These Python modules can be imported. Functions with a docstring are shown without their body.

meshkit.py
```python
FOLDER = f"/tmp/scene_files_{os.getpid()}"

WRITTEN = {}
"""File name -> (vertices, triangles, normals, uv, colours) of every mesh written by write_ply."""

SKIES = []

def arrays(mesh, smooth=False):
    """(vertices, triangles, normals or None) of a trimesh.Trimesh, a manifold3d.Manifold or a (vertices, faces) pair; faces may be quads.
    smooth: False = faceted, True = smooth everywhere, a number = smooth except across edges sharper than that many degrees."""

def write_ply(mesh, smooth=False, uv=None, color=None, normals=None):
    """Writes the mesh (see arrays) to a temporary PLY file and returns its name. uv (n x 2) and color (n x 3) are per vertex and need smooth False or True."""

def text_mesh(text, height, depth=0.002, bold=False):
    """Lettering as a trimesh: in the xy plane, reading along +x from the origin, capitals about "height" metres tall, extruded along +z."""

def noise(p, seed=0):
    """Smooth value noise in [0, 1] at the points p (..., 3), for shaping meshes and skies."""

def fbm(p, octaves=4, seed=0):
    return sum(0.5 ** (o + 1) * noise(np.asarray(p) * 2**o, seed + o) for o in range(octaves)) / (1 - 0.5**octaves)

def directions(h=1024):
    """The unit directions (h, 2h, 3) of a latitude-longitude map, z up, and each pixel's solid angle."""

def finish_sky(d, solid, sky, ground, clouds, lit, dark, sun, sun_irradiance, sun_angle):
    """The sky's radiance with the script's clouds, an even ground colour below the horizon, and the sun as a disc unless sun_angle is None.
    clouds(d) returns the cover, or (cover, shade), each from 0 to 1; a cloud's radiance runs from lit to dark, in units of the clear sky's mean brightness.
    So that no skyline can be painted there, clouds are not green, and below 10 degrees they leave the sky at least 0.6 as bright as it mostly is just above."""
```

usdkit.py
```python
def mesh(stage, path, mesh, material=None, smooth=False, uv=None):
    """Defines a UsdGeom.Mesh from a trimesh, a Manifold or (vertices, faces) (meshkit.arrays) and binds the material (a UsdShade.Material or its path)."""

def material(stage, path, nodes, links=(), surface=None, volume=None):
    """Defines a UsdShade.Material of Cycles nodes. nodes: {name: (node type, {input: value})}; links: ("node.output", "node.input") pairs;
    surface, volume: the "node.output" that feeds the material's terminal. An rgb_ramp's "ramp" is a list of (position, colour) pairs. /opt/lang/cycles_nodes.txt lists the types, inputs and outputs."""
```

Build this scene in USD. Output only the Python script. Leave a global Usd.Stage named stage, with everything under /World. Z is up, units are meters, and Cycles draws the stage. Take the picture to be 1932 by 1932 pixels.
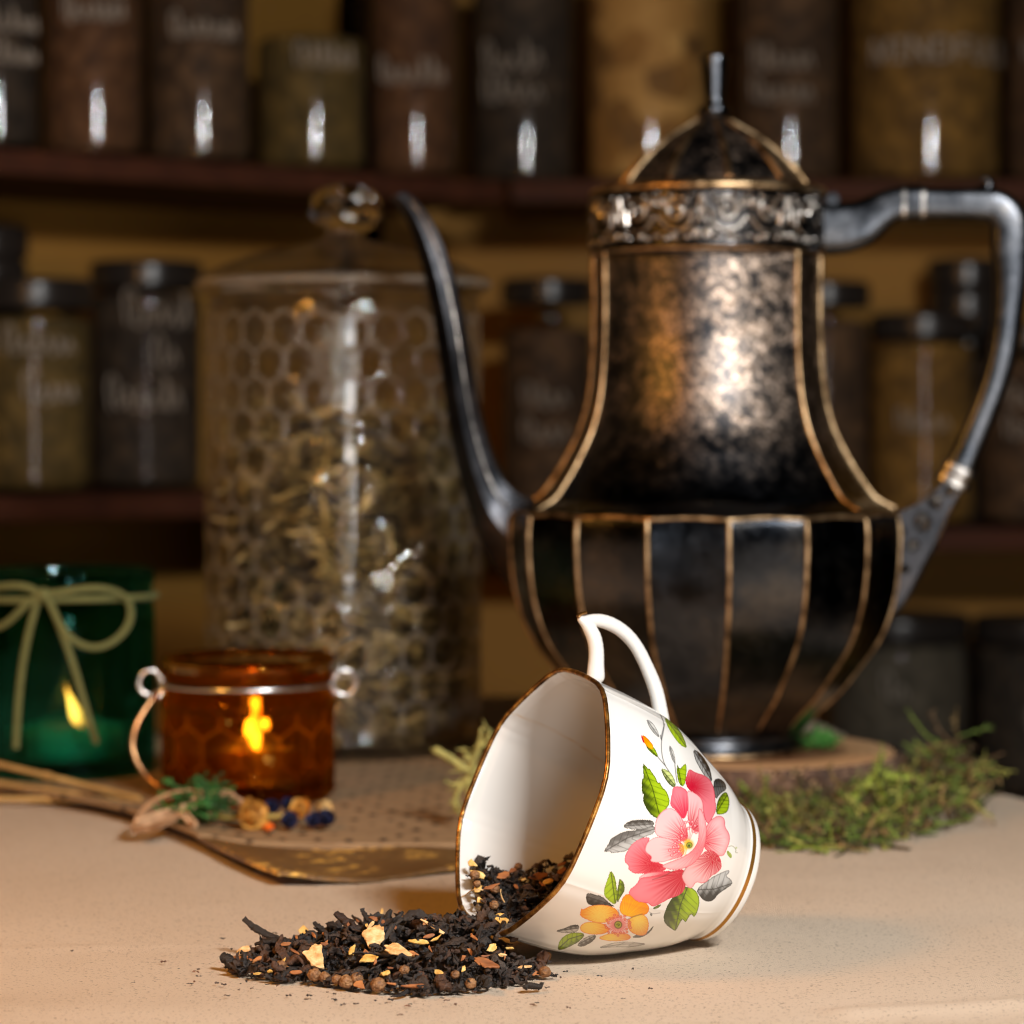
import math, random
import numpy as np
import trimesh, shapely
import usdkit, meshkit
from shapely.geometry import Polygon
from scipy.interpolate import splprep, splev, PchipInterpolator
from pxr import Usd, UsdGeom, UsdLux, UsdShade, Gf, Sdf, Vt

PI = math.pi
stage = Usd.Stage.CreateInMemory()
UsdGeom.SetStageUpAxis(stage, 'Z')
UsdGeom.Xform.Define(stage, '/World')
UsdGeom.Scope.Define(stage, '/World/Looks')
RNG = np.random.default_rng(7)

# ------------------------------------------------------------------ camera, lamps, exposure
F, CX, HY, H = 5000.0, 966.0, 780.0, 0.1785      # focal length and horizon in units of a 1932-wide picture, eye height above the table
EXPOSURE = 0.42
cam = UsdGeom.Camera.Define(stage, '/World/camera')
cam.AddTranslateOp().Set(Gf.Vec3d(0, 0, H))
cam.AddRotateXOp().Set(90.0)
cam.CreateHorizontalApertureAttr(24.0)
cam.CreateVerticalApertureAttr(24.0)
cam.CreateFocalLengthAttr(24.0 * F / 1932)
cam.CreateVerticalApertureOffsetAttr(-24.0 * (966 - HY) / 1932)
cam.CreateFStopAttr(6.6)
cam.CreateFocusDistanceAttr(0.843)
cam.CreateClippingRangeAttr(Gf.Vec2f(0.02, 50))
cam.CreateExposureAttr(EXPOSURE)


def lamp(name, pos, target, w, h, intensity, color):
    l = UsdLux.RectLight.Define(stage, '/World/' + name)
    l.CreateWidthAttr(w); l.CreateHeightAttr(h); l.CreateIntensityAttr(intensity); l.CreateColorAttr(Gf.Vec3f(*color))
    m = Gf.Matrix4d().SetLookAt(Gf.Vec3d(*pos), Gf.Vec3d(*target), Gf.Vec3d(0, 0, 1)).GetInverse()
    l.AddTransformOp().Set(m)
    return l


lamp('softbox_right', (0.375, 0.235, 0.615), (0.02, 0.93, 0.06), 0.22, 0.07, 212.0, (1.0, 0.99, 0.97))
lamp('front_strip', (0.22, -0.60, 0.10), (-0.02, 1.2, 0.10), 0.26, 0.44, 12.0, (1.0, 0.96, 0.92))
lamp('warm_lamp_left', (-0.42, 0.72, 0.465), (0.0, 0.95, 0.03), 0.11, 0.08, 62.0, (1.0, 0.42, 0.06))


def P(x, y, d):
    """The point at depth d that is seen at (x, y) of the 1932 px picture."""
    return np.array([(x - CX) * d / F, d, H - (y - HY) * d / F])


def G(x, y, z=0.0):
    """The point of the level z seen at (x, y)."""
    return P(x, y, (H - z) * F / (y - HY))


# ------------------------------------------------------------------ naming and mesh helpers
used = {}


def numbered(path):
    n = used.get(path, 0)
    used[path] = n + 1
    return path if n == 0 else f'{path}_{n:03d}'


def tag(p, label=None, cat=None, group=None, kind=None):
    for k, v in (('label', label), ('category', cat), ('group', group), ('kind', kind)):
        if v:
            p.SetCustomDataByKey(k, v)
    return p


class Thing:
    def __init__(self, name, base, label, cat, group=None, kind=None):
        self.path = numbered('/World/' + name)
        self.base = np.array(base, float)
        x = UsdGeom.Xform.Define(stage, self.path)
        x.AddTranslateOp().Set(Gf.Vec3d(*map(float, self.base)))
        tag(x.GetPrim(), label, cat, group, kind)


def arr(mesh):
    return meshkit.arrays(mesh, False)[:2]


def obj(name, mesh, mat, parent=None, smooth=30, label=None, cat=None, group=None, kind=None, colors=None):
    """One Mesh prim. parent: a Thing, the path of a part, or None for a top-level mesh. The mesh is given in world coordinates."""
    base = np.zeros(3)
    if parent is None:
        path = numbered('/World/' + name)
    else:
        if isinstance(parent, Thing):
            path, base = numbered(parent.path + '/' + name), parent.base
        else:
            path, base = numbered(parent[0] + '/' + name), parent[1]
    v, f = arr(mesh)
    if colors is not None and smooth:
        smooth = True
    m = usdkit.mesh(stage, path, (v - base, f), mat, smooth=smooth)
    if colors is not None:
        pv = UsdGeom.PrimvarsAPI(m).CreatePrimvar('tint', Sdf.ValueTypeNames.Color3fArray, 'vertex')
        pv.Set(Vt.Vec3fArray.FromNumpy(np.asarray(colors, np.float32)))
    tag(m.GetPrim(), label, cat, group, kind)
    return (path, base)


def cat(*ms):
    vs, fs, n = [], [], 0
    for m in ms:
        v, f = arr(m)
        vs.append(v); fs.append(f + n); n += len(v)
    return np.vstack(vs), np.vstack(fs)


def grid_faces(nu, nv, wrap_u=False, flip=False):
    i, j = np.meshgrid(np.arange(nu if wrap_u else nu - 1), np.arange(nv - 1), indexing='ij')
    i2 = (i + 1) % nu
    q = np.stack([i * nv + j, i2 * nv + j, i2 * nv + j + 1, i * nv + j + 1], -1).reshape(-1, 4)
    f = np.vstack([q[:, [0, 1, 2]], q[:, [0, 2, 3]]])
    return f[:, ::-1] if flip else f


def pro(points, n=80):
    """A smooth profile through (r, z) points."""
    p = np.array(points, float)
    t = np.concatenate([[0], np.cumsum(np.hypot(*np.diff(p, axis=0).T))])
    s = np.linspace(0, t[-1], n)
    return np.stack([PchipInterpolator(t, p[:, 0])(s), PchipInterpolator(t, p[:, 1])(s)], 1)


def lathe(profile, n=96, mod=None, center=(0, 0, 0), th=None):
    """Revolves (r, z) points; mod(theta, z, r) gives the radius. The profile runs upwards for outward normals."""
    p = np.asarray(profile, float)
    th = np.linspace(0, 2 * PI, n, endpoint=False) if th is None else th
    T, R = np.meshgrid(th, p[:, 0], indexing='ij')
    Z = np.broadcast_to(p[:, 1], R.shape)
    if mod is not None:
        R = mod(T, Z, R)
    v = np.stack([R * np.sin(T), -R * np.cos(T), Z], -1).reshape(-1, 3) + np.asarray(center)
    return v, grid_faces(len(th), len(p), True)


def spline(points, n=40, closed=False, k=3):
    p = np.asarray(points, float)
    if closed:
        p = np.vstack([p, p[:1]])
    tck, _ = splprep(p.T, s=0, k=min(k, len(p) - 1), per=closed)
    return np.array(splev(np.linspace(0, 1, n, endpoint=not closed), tck)).T


def sweep(path, radii, sides=10, squash=None, up=None, caps=True, closed=False, profile=None):
    """A tube along the path; radii scalar, per point or (n, 2): half-widths along the frame's side and up directions."""
    p = np.asarray(path, float)
    n = len(p)
    r = np.asarray(radii, float)
    if r.ndim == 0:
        r = np.full((n, 2), float(r))
    elif r.ndim == 1:
        r = np.stack([r, r], 1)
    t = (np.roll(p, -1, 0) - np.roll(p, 1, 0)) if closed else np.gradient(p, axis=0)
    t /= np.linalg.norm(t, axis=1, keepdims=True) + 1e-15
    a = np.zeros_like(p)
    if up is not None:
        u = np.broadcast_to(np.asarray(up, float), p.shape)
        a = np.cross(t, u)
        a /= np.linalg.norm(a, axis=1, keepdims=True) + 1e-12
    else:
        ref = np.array([0, 0, 1.0]) if abs(t[0][2]) < 0.9 else np.array([1.0, 0, 0])
        a0 = np.cross(t[0], ref); a0 /= np.linalg.norm(a0)
        for i in range(n):
            a0 = a0 - t[i] * (a0 @ t[i]); a0 /= np.linalg.norm(a0) + 1e-15
            a[i] = a0
    b = np.cross(a, t)
    ang = np.arange(sides) * 2 * PI / sides
    pr = np.stack([np.cos(ang), np.sin(ang)], 1) if profile is None else np.asarray(profile, float)
    sides = len(pr)
    v = p[:, None] + r[:, None, :1] * pr[None, :, :1] * a[:, None] + r[:, None, 1:] * pr[None, :, 1:] * b[:, None]
    i, j = np.meshgrid(np.arange(n if closed else n - 1), np.arange(sides), indexing='ij')
    i2, j2 = (i + 1) % n, (j + 1) % sides
    q = np.stack([i * sides + j, i * sides + j2, i2 * sides + j2, i2 * sides + j], -1).reshape(-1, 4)
    f = np.vstack([q[:, [0, 1, 2]], q[:, [0, 2, 3]]])
    v = v.reshape(-1, 3)
    if caps and not closed:
        k = len(v)
        v = np.vstack([v, p[:1], p[-1:]])
        s = np.arange(sides)
        f = np.vstack([f, np.stack([np.full(sides, k), (s + 1) % sides, s], 1), np.stack([np.full(sides, k + 1), (n - 1) * sides + s, (n - 1) * sides + (s + 1) % sides], 1)])
    return v, f[:, ::-1]


def box(lo, hi, bevel=0.0):
    lo, hi = np.array(lo, float), np.array(hi, float)
    m = trimesh.creation.box(hi - lo)
    if bevel:
        c = [np.where(np.arange(8)[:, None] >> np.arange(3) & 1, 1, -1)]
        pts = np.vstack([c[0] * ((hi - lo) / 2 - bevel * np.array(s)) for s in ((0, 1, 1), (1, 0, 1), (1, 1, 0))])
        m = trimesh.convex.convex_hull(pts)
    m.apply_translation((lo + hi) / 2)
    return m


def lin(r, g, b):
    c = np.array([r, g, b], float) / 255
    return tuple(np.where(c <= 0.04045, c / 12.92, ((c + 0.055) / 1.055) ** 2.4))


def fbm(p, o=4, s=0):
    return meshkit.fbm(p, o, s)


def closed_disc(r, z, n=48, c=(0, 0), up=True):
    a = np.linspace(0, 2 * PI, n, endpoint=False)
    v = np.vstack([[[c[0], c[1], z]], np.stack([c[0] + r * np.cos(a), c[1] + r * np.sin(a), np.full(n, z)], 1)])
    k = np.arange(n)
    f = np.stack([np.zeros(n, int), 1 + k, 1 + (k + 1) % n], 1)
    return v, (f if up else f[:, ::-1])


# ------------------------------------------------------------------ materials
def mat(name, nodes, links=(), surface='p.BSDF', volume=None):
    return usdkit.material(stage, '/World/Looks/' + name, nodes, links, surface=surface, volume=volume)


def plain(name, color, rough=0.5, metallic=0.0, **kw):
    return mat(name, {'p': ('principled_bsdf', {'base_color': color, 'roughness': rough, 'metallic': metallic, **kw})})


def mottled(name, stops, scale, rough=(0.5, 0.5), metallic=0.0, bump=0.0, bump_scale=None, detail=6, distortion=0.0, stretch=(1, 1, 1), **kw):
    """A noise-coloured material with fine relief, in object space."""
    nodes = {'tc': ('texture_coordinate', {}), 'mp': ('mapping', {'scale': stretch}),
             'n': ('noise_texture', {'scale': scale, 'detail': detail, 'roughness': 0.6, 'distortion': distortion}),
             'r': ('rgb_ramp', {'ramp': stops}),
             'mr': ('map_range', {'from_min': 0.3, 'from_max': 0.7, 'to_min': rough[0], 'to_max': rough[1]}),
             'p': ('principled_bsdf', {'metallic': metallic, **kw})}
    links = [('tc.object', 'mp.vector'), ('mp.vector', 'n.vector'), ('n.fac', 'r.fac'), ('r.color', 'p.base_color'), ('n.fac', 'mr.value'), ('mr.result', 'p.roughness')]
    if bump:
        nodes['n2'] = ('noise_texture', {'scale': bump_scale or scale * 3, 'detail': 5})
        nodes['b'] = ('bump', {'strength': 1.0, 'distance': bump})
        links += [('mp.vector', 'n2.vector'), ('n2.fac', 'b.height'), ('b.normal', 'p.normal')]
    return mat(name, nodes, links)


def glass(name, tint, refract=0.0, gloss=0.05, rough=0.02, strength=0.9, film=0.0):
    """Thin glass that lets light pass: plain transmission, some bent light, and a mirror that grows towards grazing."""
    nodes = {'t': ('transparent_bsdf', {'color': tint}), 'g': ('glossy_bsdf', {'color': (1, 1, 1), 'roughness': rough, 'distribution': 'ggx'}),
             'lw': ('layer_weight', {'blend': 0.5}), 'pw': ('math', {'math_type': 'power', 'value2': 4.0}),
             'ma': ('math', {'math_type': 'multiply_add', 'value2': strength, 'value3': gloss}), 'm': ('mix_closure', {})}
    links = [('lw.facing', 'pw.value1'), ('pw.value', 'ma.value1'), ('ma.value', 'm.fac'), ('g.BSDF', 'm.closure2')]
    if refract:
        nodes['rf'] = ('refraction_bsdf', {'color': tint, 'roughness': 0.03, 'IOR': 1.25})
        nodes['m0'] = ('mix_closure', {'fac': refract})
        links += [('t.BSDF', 'm0.closure1'), ('rf.BSDF', 'm0.closure2'), ('m0.closure', 'm.closure1')]
    else:
        links += [('t.BSDF', 'm.closure1')]
    if film:                                      # pale haze: faint dust, and inner reflections painted in
        nodes['d'] = ('diffuse_bsdf', {'color': (0.8, 0.76, 0.7)})
        nodes['mf'] = ('mix_closure', {'fac': film})
        links += [('m.closure', 'mf.closure1'), ('d.BSDF', 'mf.closure2')]
        return mat(name, nodes, links, surface='mf.closure')
    return mat(name, nodes, links, surface='m.closure')


def tinted(name, rough=0.5, bump=0.0, bump_scale=800, vary=0.35, vary_scale=500, **kw):
    """Colours from the mesh's own tint, varied by fine noise."""
    nodes = {'a': ('attribute', {'attribute': 'tint'}), 'tc': ('texture_coordinate', {}),
             'n': ('noise_texture', {'scale': vary_scale, 'detail': 4}),
             'mr': ('map_range', {'from_min': 0.3, 'from_max': 0.7, 'to_min': 1 - vary, 'to_max': 1 + vary}),
             'cc': ('combine_color', {}), 'mx': ('mix', {'mix_type': 'multiply', 'fac': 1.0}),
             'p': ('principled_bsdf', {'roughness': rough, **kw})}
    links = [('tc.object', 'n.vector'), ('n.fac', 'mr.value'), ('mr.result', 'cc.r'), ('mr.result', 'cc.g'), ('mr.result', 'cc.b'),
             ('a.color', 'mx.color1'), ('cc.color', 'mx.color2'), ('mx.color', 'p.base_color')]
    if bump:
        nodes['n2'] = ('noise_texture', {'scale': bump_scale, 'detail': 4})
        nodes['b'] = ('bump', {'strength': 1.0, 'distance': bump})
        links += [('tc.object', 'n2.vector'), ('n2.fac', 'b.height'), ('b.normal', 'p.normal')]
    return mat(name, nodes, links)


def emitter(name, color, strength):
    return mat(name, {'e': ('emission', {'color': color, 'strength': strength})}, surface='e.emission')


# ------------------------------------------------------------------ the table cloth
def cloth_material():
    nodes = {
        'g': ('geometry', {}),
        'n1': ('noise_texture', {'scale': 9.0, 'detail': 3}),
        'r1': ('rgb_ramp', {'ramp': [(0.3, (0.74, 0.57, 0.41)), (0.7, (0.81, 0.64, 0.475))]}),
        'n2': ('noise_texture', {'scale': 900.0, 'detail': 2, 'roughness': 0.7}),
        'r2': ('rgb_ramp', {'ramp': [(0.0, (0.25, 0.19, 0.13)), (0.31, (0.36, 0.28, 0.20)), (0.41, (1, 1, 1)), (0.66, (1, 1, 1)), (0.78, (1.15, 1.12, 1.08))]}),
        'mx': ('mix', {'mix_type': 'multiply', 'fac': 0.85}),
        'rot': ('mapping', {'rotation': (0, 0, 0.5)}),
        'w1': ('wave_texture', {'wave_type': 'bands', 'bands_direction': 'x', 'scale': 560.0, 'distortion': 1.5, 'detail': 2, 'detail_scale': 2.0}),
        'w2': ('wave_texture', {'wave_type': 'bands', 'bands_direction': 'y', 'scale': 560.0, 'distortion': 1.5, 'detail': 2, 'detail_scale': 2.0}),
        'ad': ('math', {'math_type': 'add'}), 'ad2': ('math', {'math_type': 'add'}),
        'n3': ('noise_texture', {'scale': 350.0, 'detail': 5}),
        'b': ('bump', {'strength': 1.0, 'distance': 0.0003}),
        'p': ('principled_bsdf', {'roughness': 0.85, 'sheen_weight': 0.15, 'specular_ior_level': 0.2})}
    links = [('g.position', 'n1.vector'), ('n1.fac', 'r1.fac'), ('g.position', 'n2.vector'), ('n2.fac', 'r2.fac'), ('r1.color', 'mx.color1'), ('r2.color', 'mx.color2'), ('mx.color', 'p.base_color'),
             ('g.position', 'rot.vector'), ('rot.vector', 'w1.vector'), ('rot.vector', 'w2.vector'), ('w1.fac', 'ad.value1'), ('w2.fac', 'ad.value2'), ('g.position', 'n3.vector'), ('ad.value', 'ad2.value1'), ('n3.fac', 'ad2.value2'),
             ('ad2.value', 'b.height'), ('b.normal', 'p.normal')]
    return mat('canvas_cloth', nodes, links)


def build_cloth():
    # the far right corner of the table is cut by its own edge, which runs away from the camera
    outline = Polygon([(-0.95, 0.35), (0.50, 0.35), (0.50, 0.90), (0.262, 1.19), (0.205, 1.292), (0.16, 1.68), (-0.95, 1.68)])
    nx, ny = 330, 300
    xs, ys = np.linspace(-0.45, 0.42, nx), np.linspace(0.55, 1.70, ny)
    xs = np.concatenate([np.linspace(-0.95, -0.46, 20), xs, np.linspace(0.43, 0.5, 5)])
    ys = np.concatenate([np.linspace(0.35, 0.545, 12), ys])
    X, Y = np.meshgrid(xs, ys, indexing='ij')
    q = np.stack([X, Y, 0 * X], -1)
    Z = 0.0014 * (fbm(q * [6, 14, 1], 3, 3) - 0.5) + 0.0006 * (fbm(q * 40, 3, 8) - 0.5)
    # long low folds on the right front and the left
    for (a, b, w, h) in (((0.10, 0.79), (0.24, 0.825), 0.006, 0.0016), ((0.05, 0.745), (0.26, 0.80), 0.010, 0.0016), ((-0.19, 0.885), (-0.05, 0.897), 0.0035, 0.0006), ((-0.20, 0.80), (-0.02, 0.785), 0.012, 0.0010)):
        a, b = np.array(a), np.array(b)
        t = ((X - a[0]) * (b - a)[0] + (Y - a[1]) * (b - a)[1]) / ((b - a) @ (b - a))
        dd = np.hypot(X - a[0] - np.clip(t, 0, 1) * (b - a)[0], Y - a[1] - np.clip(t, 0, 1) * (b - a)[1])
        Z += h * np.exp(-(dd / w) ** 2)
    # flat where the things stand
    for (cx, cy, r) in ((0.03, 0.865, 0.05), (-0.04, 0.855, 0.07)):
        Z *= 1 - np.exp(-(((X - cx) ** 2 + (Y - cy) ** 2) / r ** 2) ** 2)
    Z -= 0.0006
    v = np.stack([X, Y, Z], -1).reshape(-1, 3)
    f = grid_faces(len(xs), len(ys))
    c = v[f].mean(1)
    f = f[shapely.contains_xy(outline, c[:, 0], c[:, 1])]
    ring = np.array(outline.exterior.coords)
    side = np.vstack([np.c_[ring, np.full(len(ring), -0.001)], np.c_[ring, np.full(len(ring), -0.25)]])
    n = len(ring)
    k = np.arange(n - 1)
    sf = np.vstack([np.stack([k, k + n, k + 1], 1), np.stack([k + 1, k + n, k + n + 1], 1)])
    obj('tablecloth', cat((v, f), (side, sf)), cloth_material(), smooth=40, label='beige woven canvas cloth covering the table under everything', cat='tablecloth')


build_cloth()


# ------------------------------------------------------------------ wall and shelves behind
wall_mat = mottled('ochre_wall', [(0.3, (0.31, 0.145, 0.017)), (0.7, (0.37, 0.175, 0.022))], 4.0, (0.7, 0.8), bump=0.0006, bump_scale=60)
wood_mat = mottled('shelf_wood', [(0.3, (0.045, 0.014, 0.007)), (0.7, (0.085, 0.026, 0.011))], 14.0, (0.6, 0.75), stretch=(1, 6, 6), specular_ior_level=0.15)
BACK = 2.25
LX, LD = -0.46, 1.90           # near end of the left shelves, which stand at an angle
ZB1, ZB2L, ZB2R, ZB3 = H + 0.196, H - 0.062, H - 0.098, H - 0.335


def left_pt(t, back=0.0):
    """Along the front edge of the left shelves (t = 0 at the near end, 1 at the corner), back metres behind it."""
    a, b = np.array([LX, LD]), np.array([0.0, BACK])
    u = (b - a) / np.linalg.norm(b - a)
    n = np.array([-u[1], u[0]])
    return a + (b - a) * t + n * back


def slab(poly, z0, z1):
    m = trimesh.creation.extrude_polygon(Polygon(poly), z1 - z0, engine='earcut')
    m.apply_translation((0, 0, z0))
    return m


def build_room():
    a, b = left_pt(-0.6, 0.22), left_pt(1.0, 0.22)
    c = np.array([b[0] + 0.0, b[1]])
    w1 = slab([left_pt(-0.9, 0.225), left_pt(0.95, 0.225), left_pt(0.95, 0.28), left_pt(-0.9, 0.28)], -0.6, 1.4)
    w2 = slab([(-0.12, 2.475), (1.3, 2.475), (1.3, 2.53), (-0.12, 2.53)], -0.6, 1.4)
    obj('wall', w2, wall_mat, label='ochre painted wall behind the right hand shelves', cat='wall', smooth=False)
    obj('wall', w1, wall_mat, label='ochre painted wall behind the left hand shelves', cat='wall', smooth=False)
    sl = Thing('shelf_unit', (left_pt(0.0)[0], left_pt(0.0)[1], ZB2L), 'dark red brown wooden shelves on the left behind the lidded glass jar', 'shelves')
    for z in (ZB1, ZB2L):
        m = slab([left_pt(-0.6), left_pt(0.985), left_pt(0.985, 0.222), left_pt(-0.6, 0.222)], z - 0.018, z)
        obj('board', m, wood_mat, sl, smooth=False)
    sr = Thing('shelf_unit', (0.3, BACK, ZB3), 'dark red brown wooden shelves on the right behind the silver pot', 'shelves')
    for z in (ZB1 + 0.002, ZB2R, ZB3):
        obj('board', box((0.0, BACK, z - 0.018), (1.1, BACK + 0.222, z)), wood_mat, sr, smooth=False)


build_room()

thin_glass = glass('thin_jar_glass', (0.93, 0.93, 0.92), gloss=0.010, rough=0.035, strength=0.25)
black_lid = plain('black_lid', (0.024, 0.019, 0.016), 0.26)
chalk = plain('white_marker', (0.36, 0.30, 0.24), 0.8)


def contents_material(name, a, b, c, scale=90.0):
    return mat(name, {'tc': ('texture_coordinate', {}), 'v': ('voronoi_texture', {'scale': scale, 'feature': 'f1'}), 'n': ('noise_texture', {'scale': scale * 0.35, 'detail': 4}),
                      'mx': ('mix', {'mix_type': 'mix', 'fac': 0.55}), 'r': ('rgb_ramp', {'ramp': [(0.25, a), (0.5, b), (0.72, c)]}),
                      'b': ('bump', {'distance': 0.003, 'strength': 1.0}), 'p': ('principled_bsdf', {'roughness': 0.8})},
               [('tc.object', 'v.vector'), ('tc.object', 'n.vector'), ('v.color', 'mx.color1'), ('n.color', 'mx.color2'), ('mx.color', 'r.fac'), ('r.color', 'p.base_color'), ('v.distance', 'b.height'), ('b.normal', 'p.normal')])


_cm = contents_material


def contents_material(name, a, b, c, scale=90.0):
    k = np.array([1.35, 1.25, 1.0])
    return _cm(name, *(tuple(np.array(x) * k) for x in (a, b, c)), scale)


CONT = {'brown': contents_material('tea_brown', (0.02, 0.011, 0.006), (0.05, 0.027, 0.014), (0.10, 0.055, 0.028)),
        'dark': contents_material('tea_dark', (0.010, 0.007, 0.006), (0.026, 0.018, 0.013), (0.055, 0.037, 0.026)),
        'olive': contents_material('tea_olive', (0.035, 0.024, 0.006), (0.075, 0.05, 0.012), (0.13, 0.085, 0.024)),
        'rust': contents_material('tea_rust', (0.035, 0.014, 0.006), (0.075, 0.032, 0.012), (0.12, 0.055, 0.024)),
        'petal': contents_material('dried_petals', (0.05, 0.028, 0.013), (0.30, 0.15, 0.04), (0.50, 0.30, 0.11), 38.0),
        'gold': contents_material('tea_gold', (0.06, 0.03, 0.007), (0.13, 0.07, 0.012), (0.22, 0.12, 0.025)),
        'grey': contents_material('tea_grey', (0.04, 0.034, 0.028), (0.07, 0.06, 0.05), (0.10, 0.085, 0.07))}


def scribble(width, height, seed, loops):
    """A row of handwriting: joined up-and-down strokes and a few tall ones."""
    r = np.random.default_rng(seed)
    pts, x = [], 0.0
    step = width / (loops * 2)
    for k in range(loops):
        tall = height * (1.0 if k == 0 or r.random() < 0.2 else r.uniform(0.5, 0.68))
        pts += [(x, 0.04 * height * r.normal()), (x + step * 0.7, tall), (x + step * 1.25, tall * 0.55), (x + step * 1.3, 0.05 * height * r.normal())]
        x += step * 2
    return spline(np.array(pts), loops * 10)


def wrap(pts, c, r, az, z):
    """Flat lettering (metres) wrapped on the front of a cylinder at c; az turns it (0 = towards the camera)."""
    a = az + pts[:, 0] / r
    return np.stack([c[0] + r * np.sin(a), c[1] - r * np.cos(a), z + pts[:, 1]], 1)


def shelf_jar(x0, x1, ztop, zb, d, label, content, fill=0.85, lid=None, words=(), az=None, text=None, group=None):
    """A cylindrical glass jar of loose tea standing on the level zb: its sides are seen at x0 and x1."""
    w = (x1 - x0) / 2
    r = w * d / (F - w)
    c = np.array([((x0 + x1) / 2 - CX) * (d + r) / F, d + r, 0])
    az = math.atan2(-c[0], c[1]) if az is None else az
    h = ztop - zb
    t = Thing('tea_jar', (c[0], c[1], zb), label, 'jar', group)
    rim = ztop - (0.022 if lid else 0.0)
    wall = pro([(r * 0.80, zb + 0.0005), (r * 0.95, zb + 0.001), (r, zb + 0.006), (r, zb + 0.015), (r, rim - 0.016), (r * 0.985, rim - 0.008), (r * 0.93, rim - 0.001)], 60)
    g = obj('glass', lathe(wall, 48, center=c), thin_glass, t, smooth=60)
    bead = [(r * 0.985 + 0.004 * math.cos(a) - 0.002, zb + 0.0075 + 0.005 * math.sin(a)) for a in np.linspace(0, 2 * PI, 14)]
    obj('heel', lathe(bead[::-1], 48, center=c), thin_glass, g, smooth=60)
    top = zb + 0.006 + (rim - zb) * fill
    n = 48
    body = lathe(pro([(0.001, zb + 0.004), (r * 0.9, zb + 0.005), (r * 0.965, zb + 0.012), (r * 0.965, top - 0.004), (r * 0.9, top), (0.001, top + 0.002)], 40), n, center=c)
    obj('loose_tea', body, CONT[content], t, smooth=40, kind='stuff')
    if lid:
        lm = lathe(pro([(r * 0.9, rim - 0.001), (r * 1.0, rim), (r * 1.02, rim + 0.003), (r * 1.02, ztop - 0.006), (r * 0.985, ztop - 0.0015), (r * 0.9, ztop), (0.0005, ztop)], 50), 48, center=c)
        obj('lid', lm, black_lid if lid == 'black' else lid, t, smooth=40)
    for (wx, wz, ww, wh, loops, sd) in words:
        pts = scribble(ww, wh, sd, loops)
        pts[:, 0] += wx
        obj('handwriting', sweep(wrap(pts, c, r + 0.0006, az, wz), 0.0010, 4), chalk, t, smooth=False)
    if text:
        s, wx, wz, hh = text
        tm = meshkit.text_mesh(s, hh, 0.0005)
        v, f = arr(tm)
        w = wrap(np.c_[v[:, 0] + wx, v[:, 1]], c, r + 0.0006, az, wz)
        nrm = np.stack([w[:, 0] - c[0], w[:, 1] - c[1], 0 * w[:, 0]], 1)
        nrm /= np.linalg.norm(nrm, axis=1, keepdims=True)
        obj('handwriting', (w + nrm * v[:, 2:3], f), chalk, t, smooth=False)


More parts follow.
